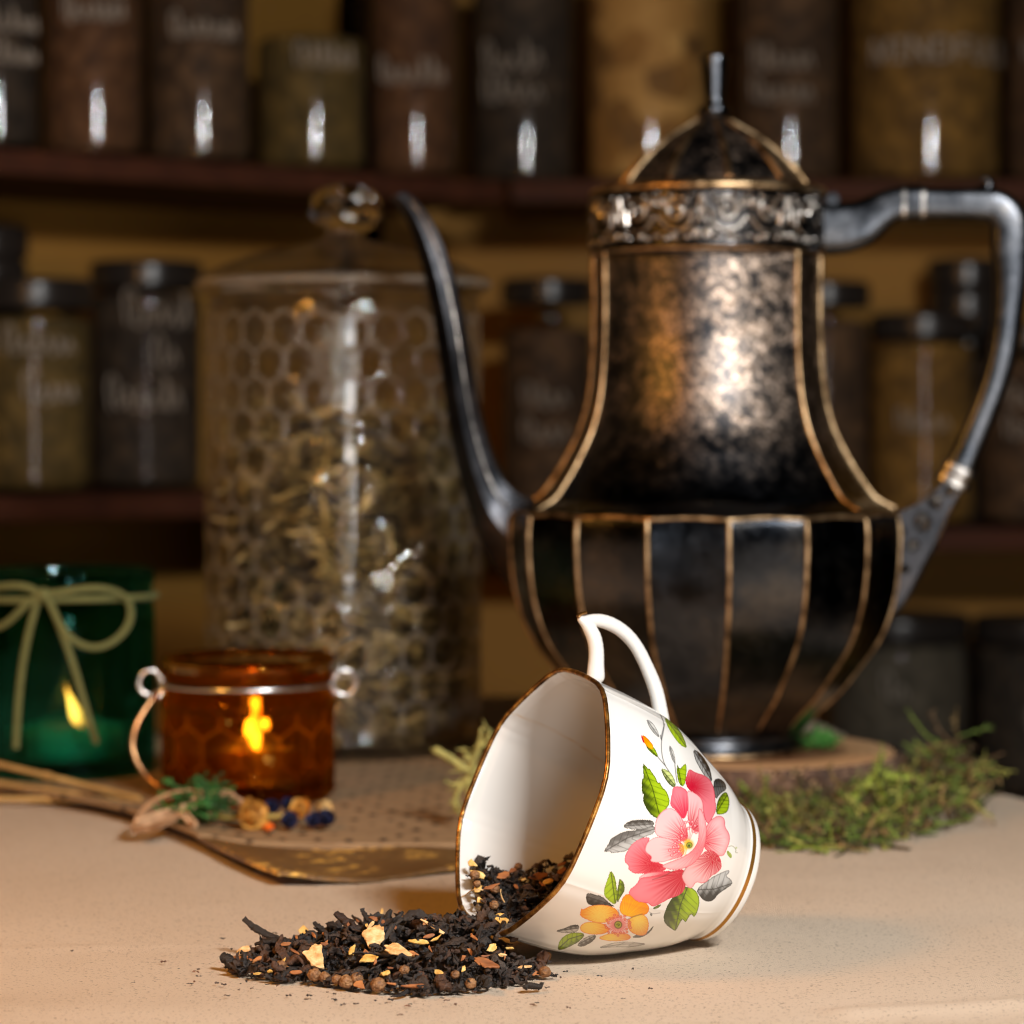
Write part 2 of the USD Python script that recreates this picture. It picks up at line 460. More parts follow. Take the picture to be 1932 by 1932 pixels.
def build_shelf_jars():
    up = 'glass tea jars on the upper shelf'
    low = 'glass tea jars on the lower shelves'

    def dl(x):    # depth of the left shelves' front edge at the picture column x, 2 cm behind the edge
        best = min(np.linspace(-0.5, 1, 400), key=lambda s: abs(CX + left_pt(s, 0.03)[0] / left_pt(s, 0.03)[1] * F - x))
        return left_pt(best, 0.025)[1]
    W = lambda px, d: px * d / F
    zt = ZB1 + 0.20
    spec = [(-95, 72, 'dark', 'leftmost upper jar, cut by the picture edge, with two white words', 0.93, [(-0.004, 0.090, 0.045, 0.017, 6, 11), (-0.004, 0.066, 0.045, 0.017, 6, 12)]),
            (80, 268, 'rust', 'reddish tea jar with white writing, second on the upper shelf from left', 0.8, [(-0.022, 0.105, 0.05, 0.02, 7, 13), (0.0, 0.125, 0.03, 0.012, 5, 14)]),
            (276, 472, 'brown', 'brown grey tea jar, third on the upper shelf from left', 0.93, [(-0.02, 0.1, 0.055, 0.018, 7, 15)]),
            (482, 690, 'olive', 'half full jar of olive green tea above the glass knob', 0.52, [(-0.01, 0.085, 0.05, 0.018, 6, 16)]),
            (698, 862, 'rust', 'narrow reddish brown tea jar above the pot spout', 0.86, [(-0.03, 0.08, 0.06, 0.02, 7, 17)])]
    for x0, x1, cont, lab, fill, words in spec:
        d = dl((x0 + x1) / 2) - 0.02
        shelf_jar(x0, x1, zt, ZB1, d, lab, cont, fill, None, [(a, ZB1 + b, c, e, k, s) for a, b, c, e, k, s in words], group=up)
    zr = ZB1 + 0.002
    for x0, x1, cont, lab, fill, words, text in [
        (890, 1082, 'dark', 'dark brown tea jar with two short lines of white writing', 0.9, [(-0.035, 0.098, 0.055, 0.024, 5, 21), (-0.035, 0.072, 0.055, 0.022, 5, 22)], None),
        (1106, 1332, 'petal', 'jar of orange and tan dried petals left of the pot finial', 0.95, [], None),
        (1386, 1582, 'brown', 'dull brown tea jar just right of the pot finial', 0.95, [(-0.03, 0.10, 0.055, 0.02, 6, 23), (-0.03, 0.072, 0.055, 0.02, 6, 24)], None),
        (1602, 1888, 'gold', 'wide golden tea jar with one bright white word near the top right', 0.96, [], ('MINDFULS', -0.052, 0.106, 0.020)),
        (1898, 2100, 'brown', 'tea jar cut by the right edge of the picture, upper shelf', 0.95, [(-0.03, 0.108, 0.05, 0.016, 6, 25)], None)]:
        shelf_jar(x0, x1, zr + 0.2, zr, BACK + 0.03, lab, cont, fill, None, [(a, zr + b, c, e, k, s) for a, b, c, e, k, s in words], group=up,
                  text=None if text is None else (text[0], text[1], zr + text[2], text[3]))
    # lower left
    zz = lambda y, d: H - (y - HY) * d / F
    for x0, x1, y1, cont, lab, fill, words in [
        (-48, 172, 522, 'olive', 'black lidded jar of olive brown tea with two rows of white writing', 0.9, [(-0.02, 0.108, 0.055, 0.019, 6, 31), (-0.005, 0.072, 0.042, 0.019, 5, 32)]),
        (120, 380, 488, 'dark', 'tall black lidded jar of dark tea with three rows of white writing', 0.93, [(-0.015, 0.132, 0.055, 0.026, 5, 33), (0.008, 0.10, 0.02, 0.022, 2, 34), (-0.03, 0.066, 0.062, 0.024, 6, 35)])]:
        d = dl((x0 + x1) / 2) - 0.02 + (0.05 if x0 > 100 else 0)
        if x0 > 100:
            x0 = 172
        shelf_jar(x0, x1, zz(y1, d), ZB2L, d, lab, cont, fill, 'black', [(a, ZB2L + b, c, e, k, s) for a, b, c, e, k, s in words], group=low)
    for x0, x1, y1, cont, lab, fill, words in [
        (946, 1120, 522, 'brown', 'black lidded reddish tea jar left of the neck of the pot', 0.85, [(-0.02, 0.105, 0.04, 0.018, 4, 41), (-0.02, 0.075, 0.04, 0.018, 4, 42)]),
        (1470, 1640, 528, 'brown', 'black lidded brown jar partly hidden by the neck of the pot', 0.9, []),
        (1642, 1838, 588, 'gold', 'black lidded jar of golden tea seen through the pot handle', 0.93, [(-0.02, 0.085, 0.045, 0.016, 5, 43)]),
        (1848, 2040, 610, 'brown', 'tea jar right of the pot handle, cut by the picture edge', 0.9, [(-0.02, 0.105, 0.05, 0.018, 5, 44), (-0.02, 0.078, 0.05, 0.018, 5, 45)])]:
        d = BACK + 0.03
        shelf_jar(x0, x1, zz(y1, d), ZB2R, d, lab, cont, fill, 'black', [(a, ZB2R + b, c, e, k, s) for a, b, c, e, k, s in words], group=low)
    for x0, x1, y1, cont, lab, fill, words in [
        (1556, 1828, 1166, 'grey', 'grey tea jar behind the wood slice, black lid, lowest shelf', 0.92, [(-0.01, 0.09, 0.02, 0.02, 2, 51)]),
        (1838, 2060, 1170, 'dark', 'dark tea jar on the lowest shelf at the right picture edge', 0.92, [(0.0, 0.06, 0.04, 0.02, 5, 52)])]:
        d = BACK + 0.03
        shelf_jar(x0, x1, zz(y1, d), ZB3, d, lab, cont, fill, 'black', [(a, ZB3 + b, c, e, k, s) for a, b, c, e, k, s in words], group=low)
    # two black canisters at the back of the shelves
    d = 2.02
    r = 0.045
    for (x, y0, y1, dd, lab, zb) in ((-32, 425, 560, left_pt(-0.05, 0.12)[1] + 0.075, 'black rounded canister at the left edge behind the lidded jar', ZB2L), (1822, 488, 590, BACK + 0.15, 'black canister behind the golden tea jar inside the handle', ZB2R)):
        c = np.array([(x - CX) * dd / F, dd, 0])
        zt_ = H - (y0 - HY) * dd / F
        t = Thing('canister', (c[0], c[1], zb), lab, 'canister')
        rr = 0.034
        obj('body', lathe(pro([(0.001, zb + .0005), (rr * .95, zb + .001), (rr, zb + .004), (rr, zt_ - .03), (rr * .9, zt_ - .026)], 30), 40, center=c), black_lid, t)
        obj('lid', lathe(pro([(rr * .88, zt_ - .026), (rr * 1.03, zt_ - .024), (rr * 1.03, zt_ - .008), (rr * .9, zt_ - .001), (.001, zt_)], 30), 40, center=c), black_lid, t)


build_shelf_jars()


# ------------------------------------------------------------------ wood slice and the silver pot on it
POT_D = 1.255
POT_S = POT_D / F                                # metres per picture unit at the pot's axis
POT = P(1333, 1411, POT_D)                       # centre of the pot's foot
PA = lambda y: (1411 - y) * POT_S                # height above the foot's base
PH = POT[2]                                      # level of the slice's top

silver = mat('tarnished_silver', {
    'tc': ('texture_coordinate', {}),
    'n1': ('noise_texture', {'scale': 26.0, 'detail': 8, 'roughness': 0.62}),
    'n2': ('noise_texture', {'scale': 420.0, 'detail': 5, 'roughness': 0.7}),
    'n3': ('noise_texture', {'scale': 105.0, 'detail': 7, 'roughness': 0.72, 'distortion': 0.25}),
    'sep': ('separate_xyz', {}),
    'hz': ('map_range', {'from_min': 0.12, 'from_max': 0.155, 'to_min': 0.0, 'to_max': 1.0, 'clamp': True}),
    'r1b': ('rgb_ramp', {'ramp': [(0.30, (0.024, 0.031, 0.042)), (0.50, (0.052, 0.060, 0.074)), (0.66, (0.11, 0.105, 0.10))]}),
    'r1n': ('rgb_ramp', {'ramp': [(0.36, (0.028, 0.028, 0.031)), (0.48, (0.068, 0.058, 0.052)), (0.58, (0.14, 0.098, 0.070)), (0.70, (0.27, 0.19, 0.13))]}),
    'r1': ('mix', {'mix_type': 'mix'}), 'r1f': ('math', {'math_type': 'multiply'}),
    'r2': ('rgb_ramp', {'ramp': [(0.47, (0, 0, 0)), (0.58, (1, 1, 1))]}),
    'r3': ('rgb_ramp', {'ramp': [(0.42, (0, 0, 0)), (0.60, (1, 1, 1))]}),
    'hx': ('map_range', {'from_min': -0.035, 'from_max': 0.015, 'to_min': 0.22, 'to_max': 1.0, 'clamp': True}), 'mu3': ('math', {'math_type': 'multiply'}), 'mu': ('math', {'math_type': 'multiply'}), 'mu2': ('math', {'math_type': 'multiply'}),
    'mx': ('mix', {'mix_type': 'mix', 'color2': (0.66, 0.52, 0.42)}),
    'rr': ('map_range', {'from_min': 0.35, 'from_max': 0.65, 'to_min': 0.13, 'to_max': 0.27}),
    'ra': ('math', {'math_type': 'multiply_add', 'value2': 0.20}),
    'b': ('bump', {'strength': 0.5, 'distance': 0.00025}),
    'p': ('principled_bsdf', {'metallic': 1.0})},
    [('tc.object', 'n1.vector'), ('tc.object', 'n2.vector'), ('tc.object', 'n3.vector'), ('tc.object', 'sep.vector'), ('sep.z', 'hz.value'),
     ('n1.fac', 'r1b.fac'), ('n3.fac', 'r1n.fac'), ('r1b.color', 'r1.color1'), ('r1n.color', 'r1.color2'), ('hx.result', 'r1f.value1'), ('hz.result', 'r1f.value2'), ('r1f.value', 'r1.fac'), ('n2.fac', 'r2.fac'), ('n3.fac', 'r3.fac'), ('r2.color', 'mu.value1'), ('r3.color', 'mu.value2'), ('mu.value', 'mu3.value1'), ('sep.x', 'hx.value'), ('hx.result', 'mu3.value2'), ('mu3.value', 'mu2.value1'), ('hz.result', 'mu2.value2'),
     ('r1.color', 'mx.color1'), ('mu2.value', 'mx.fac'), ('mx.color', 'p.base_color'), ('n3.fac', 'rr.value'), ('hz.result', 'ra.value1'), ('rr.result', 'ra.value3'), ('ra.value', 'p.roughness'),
     ('n2.fac', 'b.height'), ('b.normal', 'p.normal')])
dark_silver = mottled('dark_silver', [(0.35, (0.035, 0.040, 0.048)), (0.6, (0.085, 0.09, 0.10)), (0.75, (0.20, 0.18, 0.16))], 45.0, (0.22, 0.36), 1.0, 0.00015, 240.0)
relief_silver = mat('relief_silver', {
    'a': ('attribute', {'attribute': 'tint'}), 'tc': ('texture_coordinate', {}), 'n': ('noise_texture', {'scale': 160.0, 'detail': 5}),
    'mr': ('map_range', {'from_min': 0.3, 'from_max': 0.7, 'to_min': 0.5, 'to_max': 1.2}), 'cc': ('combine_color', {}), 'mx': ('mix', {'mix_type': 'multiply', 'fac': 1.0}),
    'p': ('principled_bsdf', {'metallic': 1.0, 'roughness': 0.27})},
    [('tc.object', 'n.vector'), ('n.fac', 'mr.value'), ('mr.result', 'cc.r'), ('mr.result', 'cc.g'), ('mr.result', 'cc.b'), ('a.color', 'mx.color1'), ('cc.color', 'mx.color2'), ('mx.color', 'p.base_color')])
bright_silver = mottled('worn_silver', [(0.35, (0.16, 0.155, 0.15)), (0.7, (0.48, 0.45, 0.42))], 120.0, (0.22, 0.34), 1.0)
gilt = mottled('worn_brass_edge', [(0.36, (0.17, 0.105, 0.05)), (0.5, (0.45, 0.30, 0.16)), (0.7, (0.72, 0.52, 0.30))], 130.0, (0.28, 0.45), 1.0, 0.0002, 500.0)


def bark_slice():
    c = np.array([1408 - CX, 0, 0]) * POT_S
    cx, cy = c[0], POT_D - 0.002
    R = 0.0722
    z0, z1 = 0.003, PH
    t = Thing('wood_slice', (cx, cy, z0), 'round slice of a branch with bark under the silver pot', 'wood slice')
    n = 240
    th = np.linspace(0, 2 * PI, n, endpoint=False)
    q = np.stack([np.cos(th), np.sin(th), 0 * th], 1)
    rr = R * (1 + 0.035 * (fbm(q * 1.6, 3, 5) - 0.5))
    top = [(0.0, z1 - 0.0008), (0.3, z1 - 0.0006), (0.6, z1 - 0.0004), (0.8, z1 - 0.0002), (0.93, z1), (0.965, z1 - 0.0006), (0.965, z0), (0, z0)]
    V = np.array([[[cx + rr[i] * s * math.cos(th[i]), cy + rr[i] * s * math.sin(th[i]), z] for s, z in top[::-1]] for i in range(n)])
    wood = mat('cut_wood', {'tc': ('texture_coordinate', {}), 'mp': ('mapping', {'scale': (1, 1, 0.0)}), 'w': ('wave_texture', {'wave_type': 'rings', 'rings_direction': 'spherical', 'scale': 60.0, 'distortion': 3.0, 'detail': 3, 'detail_scale': 1.0}),
                            'len': ('vector_math', {'math_type': 'length'}), 'rd': ('rgb_ramp', {'ramp': [(0.0, (0.16, 0.075, 0.03)), (0.60, (0.20, 0.095, 0.04)), (0.70, (0.50, 0.28, 0.13)), (1.0, (0.60, 0.36, 0.18))]}), 'sc': ('math', {'math_type': 'multiply', 'value2': 1 / R}),
                            'r': ('rgb_ramp', {'ramp': [(0, (0.75, 0.72, 0.7)), (1, (1, 1, 1))]}), 'mx': ('mix', {'mix_type': 'multiply', 'fac': 0.8}), 'p': ('principled_bsdf', {'roughness': 0.6})},
               [('tc.object', 'mp.vector'), ('mp.vector', 'w.vector'), ('mp.vector', 'len.vector1'), ('len.value', 'sc.value1'), ('sc.value', 'rd.fac'), ('w.fac', 'r.fac'), ('rd.color', 'mx.color1'), ('r.color', 'mx.color2'), ('mx.color', 'p.base_color')])
    obj('wood', (V.reshape(-1, 3), grid_faces(n, len(top), True)), wood, t, smooth=35)
    m = 26
    zz = np.linspace(0, 1, m)
    T, Zz = np.meshgrid(th, zz, indexing='ij')
    q = np.stack([np.cos(T) * 4.2, np.sin(T) * 4.2, Zz * 2.2], -1)
    bump = fbm(q * 2.2, 5, 9)
    crack = np.abs(fbm(q * [1.6, 1.6, 0.5], 4, 12) - 0.5)
    rad = rr[:, None] * 0.966 + 0.0012 + 0.0042 * bump * np.sin(PI * np.clip(Zz, 0.04, 0.96)) ** 0.4 - 0.004 * np.exp(-(crack / 0.02) ** 2)
    z = z0 + (z1 - 0.0004 - z0) * Zz
    V = np.stack([cx + rad * np.cos(T), cy + rad * np.sin(T), z], -1).reshape(-1, 3)
    bark = mottled('bark', [(0.3, (0.025, 0.013, 0.008)), (0.5, (0.10, 0.052, 0.031)), (0.68, (0.25, 0.15, 0.09))], 130.0, (0.8, 0.9), bump=0.0016, bump_scale=240, distortion=0.5)
    obj('bark', (V, grid_faces(n, m, True)), bark, t, smooth=50)


bark_slice()


def scroll(cx, cy, r, turns, start, hand=1, n=26, r1=0.15):
    a = start + hand * np.linspace(0, turns * 2 * PI, n)
    rr = r * np.linspace(1, r1, n)
    return np.stack([cx + rr * np.cos(a), cy + rr * np.sin(a)], 1)


def relief_height(u, v, lines, dots):
    """Raised scroll lines (points, width) and round dots (x, y, r) over the flat coordinates u, v (mm)."""
    h = np.zeros_like(u)
    for pts, w in lines:
        d2 = np.full(u.shape, 1e9)
        a, b = pts[:-1], pts[1:]
        for (ax, ay), (bx, by) in zip(a, b):
            dx, dy = bx - ax, by - ay
            s = np.clip(((u - ax) * dx + (v - ay) * dy) / (dx * dx + dy * dy + 1e-9), 0, 1)
            d2 = np.minimum(d2, (u - ax - s * dx) ** 2 + (v - ay - s * dy) ** 2)
        h = np.maximum(h, np.exp(-(d2 / w ** 2) ** 1.5))
    for x, y, r in dots:
        h = np.maximum(h, np.sqrt(np.clip(1 - ((u - x) ** 2 + (v - y) ** 2) / r ** 2, 0, 1)))
    return h


def build_pot():
    t = Thing('coffee_pot', POT, 'tall tarnished silver pot with brass ribs, dome lid and long spout', 'coffee pot')
    c = POT
    s = POT_S
    off = 2.0 * PI / 180

    def at(profile):
        return [(r * s, c[2] + PA(y)) for r, y in profile]

    # belly: sixteen nearly flat panels
    bp = at([(176, 1380), (182, 1374), (220, 1333), (259, 1295), (300, 1243), (327, 1206), (350, 1156), (363, 1105), (369, 1055), (371, 1005), (367, 968), (350, 956)])

    def panels(n, amount, off, fade=None):
        def f(T, Z, R):
            d = (T - off + PI / n) % (2 * PI / n) - PI / n            # 0 on a rib
            k = np.cos(PI / n) / np.cos(np.abs(d) - PI / n) if False else np.cos(PI / n) / np.cos(PI / n - np.abs(d))
            a = amount if fade is None else amount * fade(Z)
            return R * (1 + a * (k - 1) + 0 * Z)
        return f
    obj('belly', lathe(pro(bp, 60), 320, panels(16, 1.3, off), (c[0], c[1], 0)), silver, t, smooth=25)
    # ribs
    bpro = pro(at([(174, 1376), (220, 1333), (259, 1295), (300, 1243), (327, 1206), (350, 1156), (363, 1105), (369, 1055), (371, 1005), (367, 970)]), 40)
    for k in range(16):
        a = off + k * PI / 8
        w = np.interp(np.linspace(0, 1, 40), [0, 0.3, 0.9, 1.0], [0.0007, 0.0009, 0.0011, 0.0012])
        wob = 0.0004 * (fbm(np.stack([np.linspace(0, 9, 40), np.full(40, k * 3.3), np.zeros(40)], 1), 2, 4) - 0.5)
        aa = a + wob / 0.08
        p = np.stack([c[0] + (bpro[:, 0] - 0.0003) * np.sin(aa), c[1] - (bpro[:, 0] - 0.0003) * np.cos(aa), bpro[:, 1]], 1)
        obj('rib', sweep(p, w, 8), gilt, t, smooth=60)
    th = np.linspace(0, 2 * PI, 192, endpoint=False)
    k16 = np.cos(PI / 16) / np.cos(PI / 16 - np.abs((th - off + PI / 16) % (PI / 8) - PI / 16))
    rr = 366 * s * (1 + 1.5 * (k16 - 1))
    dip = 0.0012 * np.sin(PI * ((th - off) % (PI / 8)) / (PI / 8)) ** 2
    ring = np.stack([c[0] + rr * np.sin(th), c[1] - rr * np.cos(th), c[2] + PA(964) + 0.6 * dip - 0.0006], 1)
    obj('shoulder_edge', sweep(ring, 0.0010, 8, closed=True), gilt, t, smooth=60)
    # neck: two broad and six narrow faces
    corners = np.radians([-65.5, 47.0, 80.0, 114.5, 227.0, 262.0])
    corners = np.sort(corners % (2 * PI))

    def neckmod(T, Z, R):
        Tm = T % (2 * PI)
        idx = np.searchsorted(corners, Tm, 'right')
        hi = np.append(corners, corners[0] + 2 * PI)[np.clip(idx, 0, len(corners))]
        lo = np.where(idx == 0, corners[-1] - 2 * PI, corners[np.clip(idx - 1, 0, len(corners) - 1)])
        half = (hi - lo) / 2
        d = np.abs(Tm - (hi + lo) / 2)
        kk = np.cos(half) / np.cos(np.clip(d, 0, half))
        am = np.where(half > 0.7, 0.30 * np.clip((Z - c[2] - PA(900)) / (PA(640) - PA(900)), 0.2, 1), 0.9)
        return R * (1 + am * (kk - 1))
    npf = at([(362, 962), (345, 953), (318, 938), (292, 905), (262, 856), (236, 800), (221, 735), (215, 660), (213, 580), (214, 480), (214, 470)])
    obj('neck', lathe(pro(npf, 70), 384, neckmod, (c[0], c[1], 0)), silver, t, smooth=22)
    npr = pro(npf, 44)[1:-1]
    for a in corners:
        p = np.stack([c[0] + npr[:, 0] * np.sin(a), c[1] - npr[:, 0] * np.cos(a), npr[:, 1]], 1)
        obj('neck_rib', sweep(p, np.linspace(0.0010, 0.0014, len(p)), 8), gilt, t, smooth=60)
    # foot
    ft = at([(184, 1411), (188, 1409), (188, 1398), (182, 1390), (179, 1382), (180, 1377), (172, 1370)])
    obj('foot', lathe(pro(ft, 40), 128, None, (c[0], c[1], 0)), dark_silver, t, smooth=50)
    obj('foot_edge', lathe([(188 * s + 0.0012 * math.cos(x), c[2] + 0.0014 - 0.0012 * math.sin(x)) for x in np.linspace(0, 2 * PI, 12)], 128, None, (c[0], c[1], 0)), gilt, t, smooth=60)
    # collar with scrolls in relief
    Rc = 221 * s
    period, npd = 2 * PI / 8, 8
    Lmm = Rc * period * 1000
    hmm = (480 - 370) * s * 1000
    nu, nv = 1056, 76
    th = np.linspace(0, 2 * PI, nu, endpoint=False)
    vv = np.linspace(0, hmm, nv)
    u1 = np.linspace(0, Lmm, nu // npd, endpoint=False)
    U, V = np.meshgrid(u1, vv, indexing='ij')
    q = Lmm / 4
    lines = []
    for mirror in (1, -1):
        mx = lambda pts: np.stack([Lmm / 2 + mirror * pts[:, 0], pts[:, 1]], 1)
        lines += [(mx(scroll(q * 1.05, hmm * 0.62, 6.2, 1.3, 2.4, -1)), 0.95), (mx(np.array([[q * 0.42, hmm * 0.62], [q * 0.5, hmm * 0.4], [q * 0.85, hmm * 0.28], [q * 1.5, hmm * 0.32], [q * 1.9, hmm * 0.5]])), 0.8),
                  (mx(scroll(3.0, hmm * 0.22, 2.5, 1.4, 0.5, 1)), 0.75), (mx(scroll(q * 1.75, hmm * 0.75, 2.6, 1.2, 3.5, 1)), 0.7),
                  (mx(np.array([[0.4, hmm * 0.85], [1.6, hmm * 0.66], [1.0, hmm * 0.5], [2.4, hmm * 0.42]])), 0.7), (mx(scroll(q * 1.2, hmm * 0.2, 1.7, 1.1, 4.0, 1)), 0.55)]
    dots = [(Lmm / 2, hmm * 0.62, 1.2)]
    rg = np.random.default_rng(4)
    for mirror in (1, -1):
        dots += [(Lmm / 2 + mirror * x, y, r) for x, y, r in ((q * 0.62, hmm * 0.17, 1.3), (q * 1.55, hmm * 0.15, 1.4), (q * 1.95, hmm * 0.2, 1.1), (q * 0.45, hmm * 0.86, 0.9), (q * 1.4, hmm * 0.86, 1.0), (q * 1.9, hmm * 0.9, 0.8), (q * 0.75, hmm * 0.72, 0.8))]
    h = np.zeros_like(U)
    for shift in (-Lmm, 0, Lmm):
        h = np.maximum(h, relief_height(U - shift, V, lines, dots))
    h = np.tile(h, (npd, 1)) + 0.25 * fbm(np.stack([np.cos(th)[:, None] * 40 + 0 * vv, np.sin(th)[:, None] * 40 + 0 * vv, 0 * th[:, None] + vv * 1.1], -1), 3, 2)
    edge = np.minimum(vv, hmm - vv)
    h = h * np.clip((edge - 1.2) / 1.0, 0, 1)
    rim = 1.3 * np.exp(-((edge - 0.6) / 0.8) ** 2)
    R = Rc - 0.0010 + 0.0013 * h + 0.001 * rim[None, :]
    T = np.roll(th, 0)[:, None] + 0.28
    vert = np.stack([c[0] + R * np.sin(T), c[1] - R * np.cos(T), c[2] + PA(480) + 0 * R + vv[None, :] / 1000], -1).reshape(-1, 3)
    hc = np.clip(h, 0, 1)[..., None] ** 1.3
    colr = (np.array([0.035, 0.034, 0.036]) * (1 - hc) + np.array([0.46, 0.42, 0.38]) * hc).reshape(-1, 3)  # highlights painted in by relief height, over dark tarnish in the recesses
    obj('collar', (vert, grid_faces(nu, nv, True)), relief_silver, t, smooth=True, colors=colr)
    under = lathe(at([(205, 484), (221, 482), (223, 478)]), 128, None, (c[0], c[1], 0))
    obj('collar_edge', under, gilt, t, smooth=30)
    # lid
    lp = at([(210, 374), (222, 372), (225, 367), (223, 361), (214, 357), (182, 353), (176, 350)])
    lid = obj('lid', cat(lathe(pro(lp, 40), 160, None, (c[0] + 0.0006, c[1], 0))), gilt, t, smooth=40)
    cl = (c[0] + 11 * s, c[1], 0)
    dome = pro(at([(180, 353), (174, 345), (161, 328), (136, 301), (107, 275), (80, 255), (54, 240), (37, 229), (26, 218), (22, 211)]), 50)
    o2 = math.radians(5.6)
    obj('dome', lathe(dome, 240, panels(10, 1.0, o2), cl), silver, lid, smooth=25)
    d2 = pro(at([(176, 349), (161, 328), (136, 301), (107, 275), (80, 255), (54, 240), (35, 228)]), 30)
    for k in range(10):
        a = o2 + k * PI / 5
        p = np.stack([cl[0] + d2[:, 0] * np.sin(a), cl[1] - d2[:, 0] * np.cos(a), d2[:, 1]], 1)
        obj('lid_rib', sweep(p, np.linspace(0.0017, 0.0011, 30), 8), gilt, lid, smooth=60)
    fp = at([(24, 216), (32, 211), (32, 205), (25, 199), (21, 195), (20, 188), (22, 170), (25, 140), (28, 112), (27, 106), (20, 103), (0.5, 102)])
    obj('finial', lathe(pro(fp, 60), 10 * 6, panels(10, 0.9, 0.3), (c[0] + 16 * s, c[1], 0)), dark_silver, lid, smooth=30)
    # spout
    sa = math.radians(-98.0)

    def pot_pt(x, y, ang):
        """A point in the plane through the axis turned by ang, seen at (x, y)."""
        k = (x - CX) / F
        # c + rho (sin, -cos): X = c0 + rho sin, D = c1 - rho cos; X / D = k
        rho = (k * c[1] - c[0]) / (math.sin(ang) + k * math.cos(ang))
        D = c[1] - rho * math.cos(ang)
        return np.array([c[0] + rho * math.sin(ang), D, H - (y - HY) * D / F])
    left = [(1010, 1195), (958, 1120), (912, 1040), (883, 960), (862, 880), (845, 790), (832, 700), (818, 610), (800, 525), (780, 455), (757, 400), (735, 374)]
    right = [(1085, 905), (1015, 930), (963, 905), (938, 862), (920, 810), (903, 740), (890, 660), (876, 585), (855, 505), (830, 440), (800, 392), (768, 362)]
    L = spline([pot_pt(x, y, sa) for x, y in left], 50)
    Rr = spline([pot_pt(x, y, sa) for x, y in right], 50)
    mid, half = (L + Rr) / 2, np.linalg.norm(L - Rr, axis=1) / 2
    nrm = np.array([math.cos(sa), math.sin(sa), 0])
    side = (Rr - L) / (2 * half[:, None])
    kk = np.linspace(0, 1, 50)
    depth = half * np.interp(kk, [0, 0.3, 0.6, 1], [0.55, 0.75, 0.9, 0.85])
    ang = np.linspace(0, 2 * PI, 48, endpoint=False)
    prof = np.stack([np.cos(ang), np.sin(ang)], 1)
    hexm = 1 + 0.9 * (np.cos(PI / 6) / np.cos((ang + PI / 6) % (PI / 3) - PI / 6) - 1)
    v = mid[:, None] + (prof[:, 0] * hexm)[None, :, None] * half[:, None, None] * side[:, None] + (prof[:, 1] * hexm)[None, :, None] * depth[:, None, None] * nrm
    f = grid_faces(50, 48)
    i, j = np.meshgrid(np.arange(49), np.arange(48), indexing='ij')
    qd = np.stack([i * 48 + j, i * 48 + (j + 1) % 48, (i + 1) * 48 + (j + 1) % 48, (i + 1) * 48 + j], -1).reshape(-1, 4)
    vs, fs = v.reshape(-1, 3), np.vstack([qd[:, [0, 1, 2]], qd[:, [0, 2, 3]]])
    inner = mid[-4:-1][::-1]
    vv2 = np.vstack([v[-1], (v[-1] - mid[-1]) * 0.8 + mid[-1], (v[-6] - mid[-6]) * 0.7 + mid[-6], np.repeat(mid[-6:-5], 48, 0)])
    nf = []
    for lv in range(3):
        k0 = np.arange(48)
        a0, b0 = lv * 48 + k0, lv * 48 + (k0 + 1) % 48
        nf += [np.stack([a0, b0, b0 + 48], 1), np.stack([a0, b0 + 48, a0 + 48], 1)]
    sm = trimesh.Trimesh(*cat((vs, fs), (vv2, np.vstack(nf))), process=False)
    spout_silver = mottled('spout_silver', [(0.35, (0.022, 0.024, 0.028)), (0.6, (0.05, 0.05, 0.055)), (0.75, (0.12, 0.10, 0.09))], 45.0, (0.3, 0.42), 1.0, 0.00015, 240.0)
    sp = obj('spout', sm, spout_silver, t, smooth=28)
    line = mid + side * half[:, None] * 0.30 - nrm * np.sign(-1.0) * 0
    front = -nrm if nrm[1] > 0 else nrm
    hs = 1 + 0.9 * (1 - 1)
    ridge = mid + side * (half * math.cos(PI / 3) * 1.0)[:, None] + front * (depth * math.sin(PI / 3))[:, None]
    obj('spout_ridge', sweep(ridge[8:-1], np.linspace(0.0007, 0.0005, 41), 6), bright_silver, sp, smooth=60)
    # handle
    ha = math.radians(82.0)
    hp = lambda pts: [pot_pt(x, y, ha) for x, y in pts]
    nh = np.array([math.cos(ha), math.sin(ha), 0])
    up = [(1556, 432), (1590, 430), (1625, 421), (1662, 398), (1695, 384), (1740, 382), (1800, 384), (1850, 388)]
    w_up = [50, 49, 44, 35, 31, 31, 31, 32]

    def strap(pts, widths, n, thick, name, ends=True, m=dark_silver, par=t):
        p = spline(hp(pts), n)
        w = np.interp(np.linspace(0, 1, n), np.linspace(0, 1, len(widths)), widths) * s
        tt = np.interp(np.linspace(0, 1, n), np.linspace(0, 1, len(thick)), thick)
        a = np.arange(24) * 2 * PI / 24
        prf = np.stack([np.sign(np.cos(a)) * np.abs(np.cos(a)) ** 0.6, np.sign(np.sin(a)) * np.abs(np.sin(a)) ** 0.6], 1)
        return obj(name, sweep(p, np.stack([w, tt], 1), up=nh, profile=prf), m, par, smooth=45)
    hd = strap(up[:6], w_up[:6], 40, [0.008, 0.0075, 0.0075], 'upper_bracket')
    grip = [(1722, 384), (1790, 385), (1852, 386), (1882, 391), (1900, 412), (1905, 455), (1906, 520), (1902, 590), (1890, 670), (1868, 745), (1838, 820), (1808, 890)]
    strap(grip, [30, 30, 31, 35, 36, 31, 28, 27, 26, 25, 26, 28], 90, [0.0075, 0.008, 0.008, 0.0075, 0.007], 'grip')
    for x in (1706, 1742):
        strap([(x - 4, 384), (x + 4, 384)], [34, 34], 6, [0.0083, 0.0083], 'band', m=bright_silver)
    strap([(1708, 384), (1740, 384)], [33, 33], 6, [0.008, 0.008], 'band')
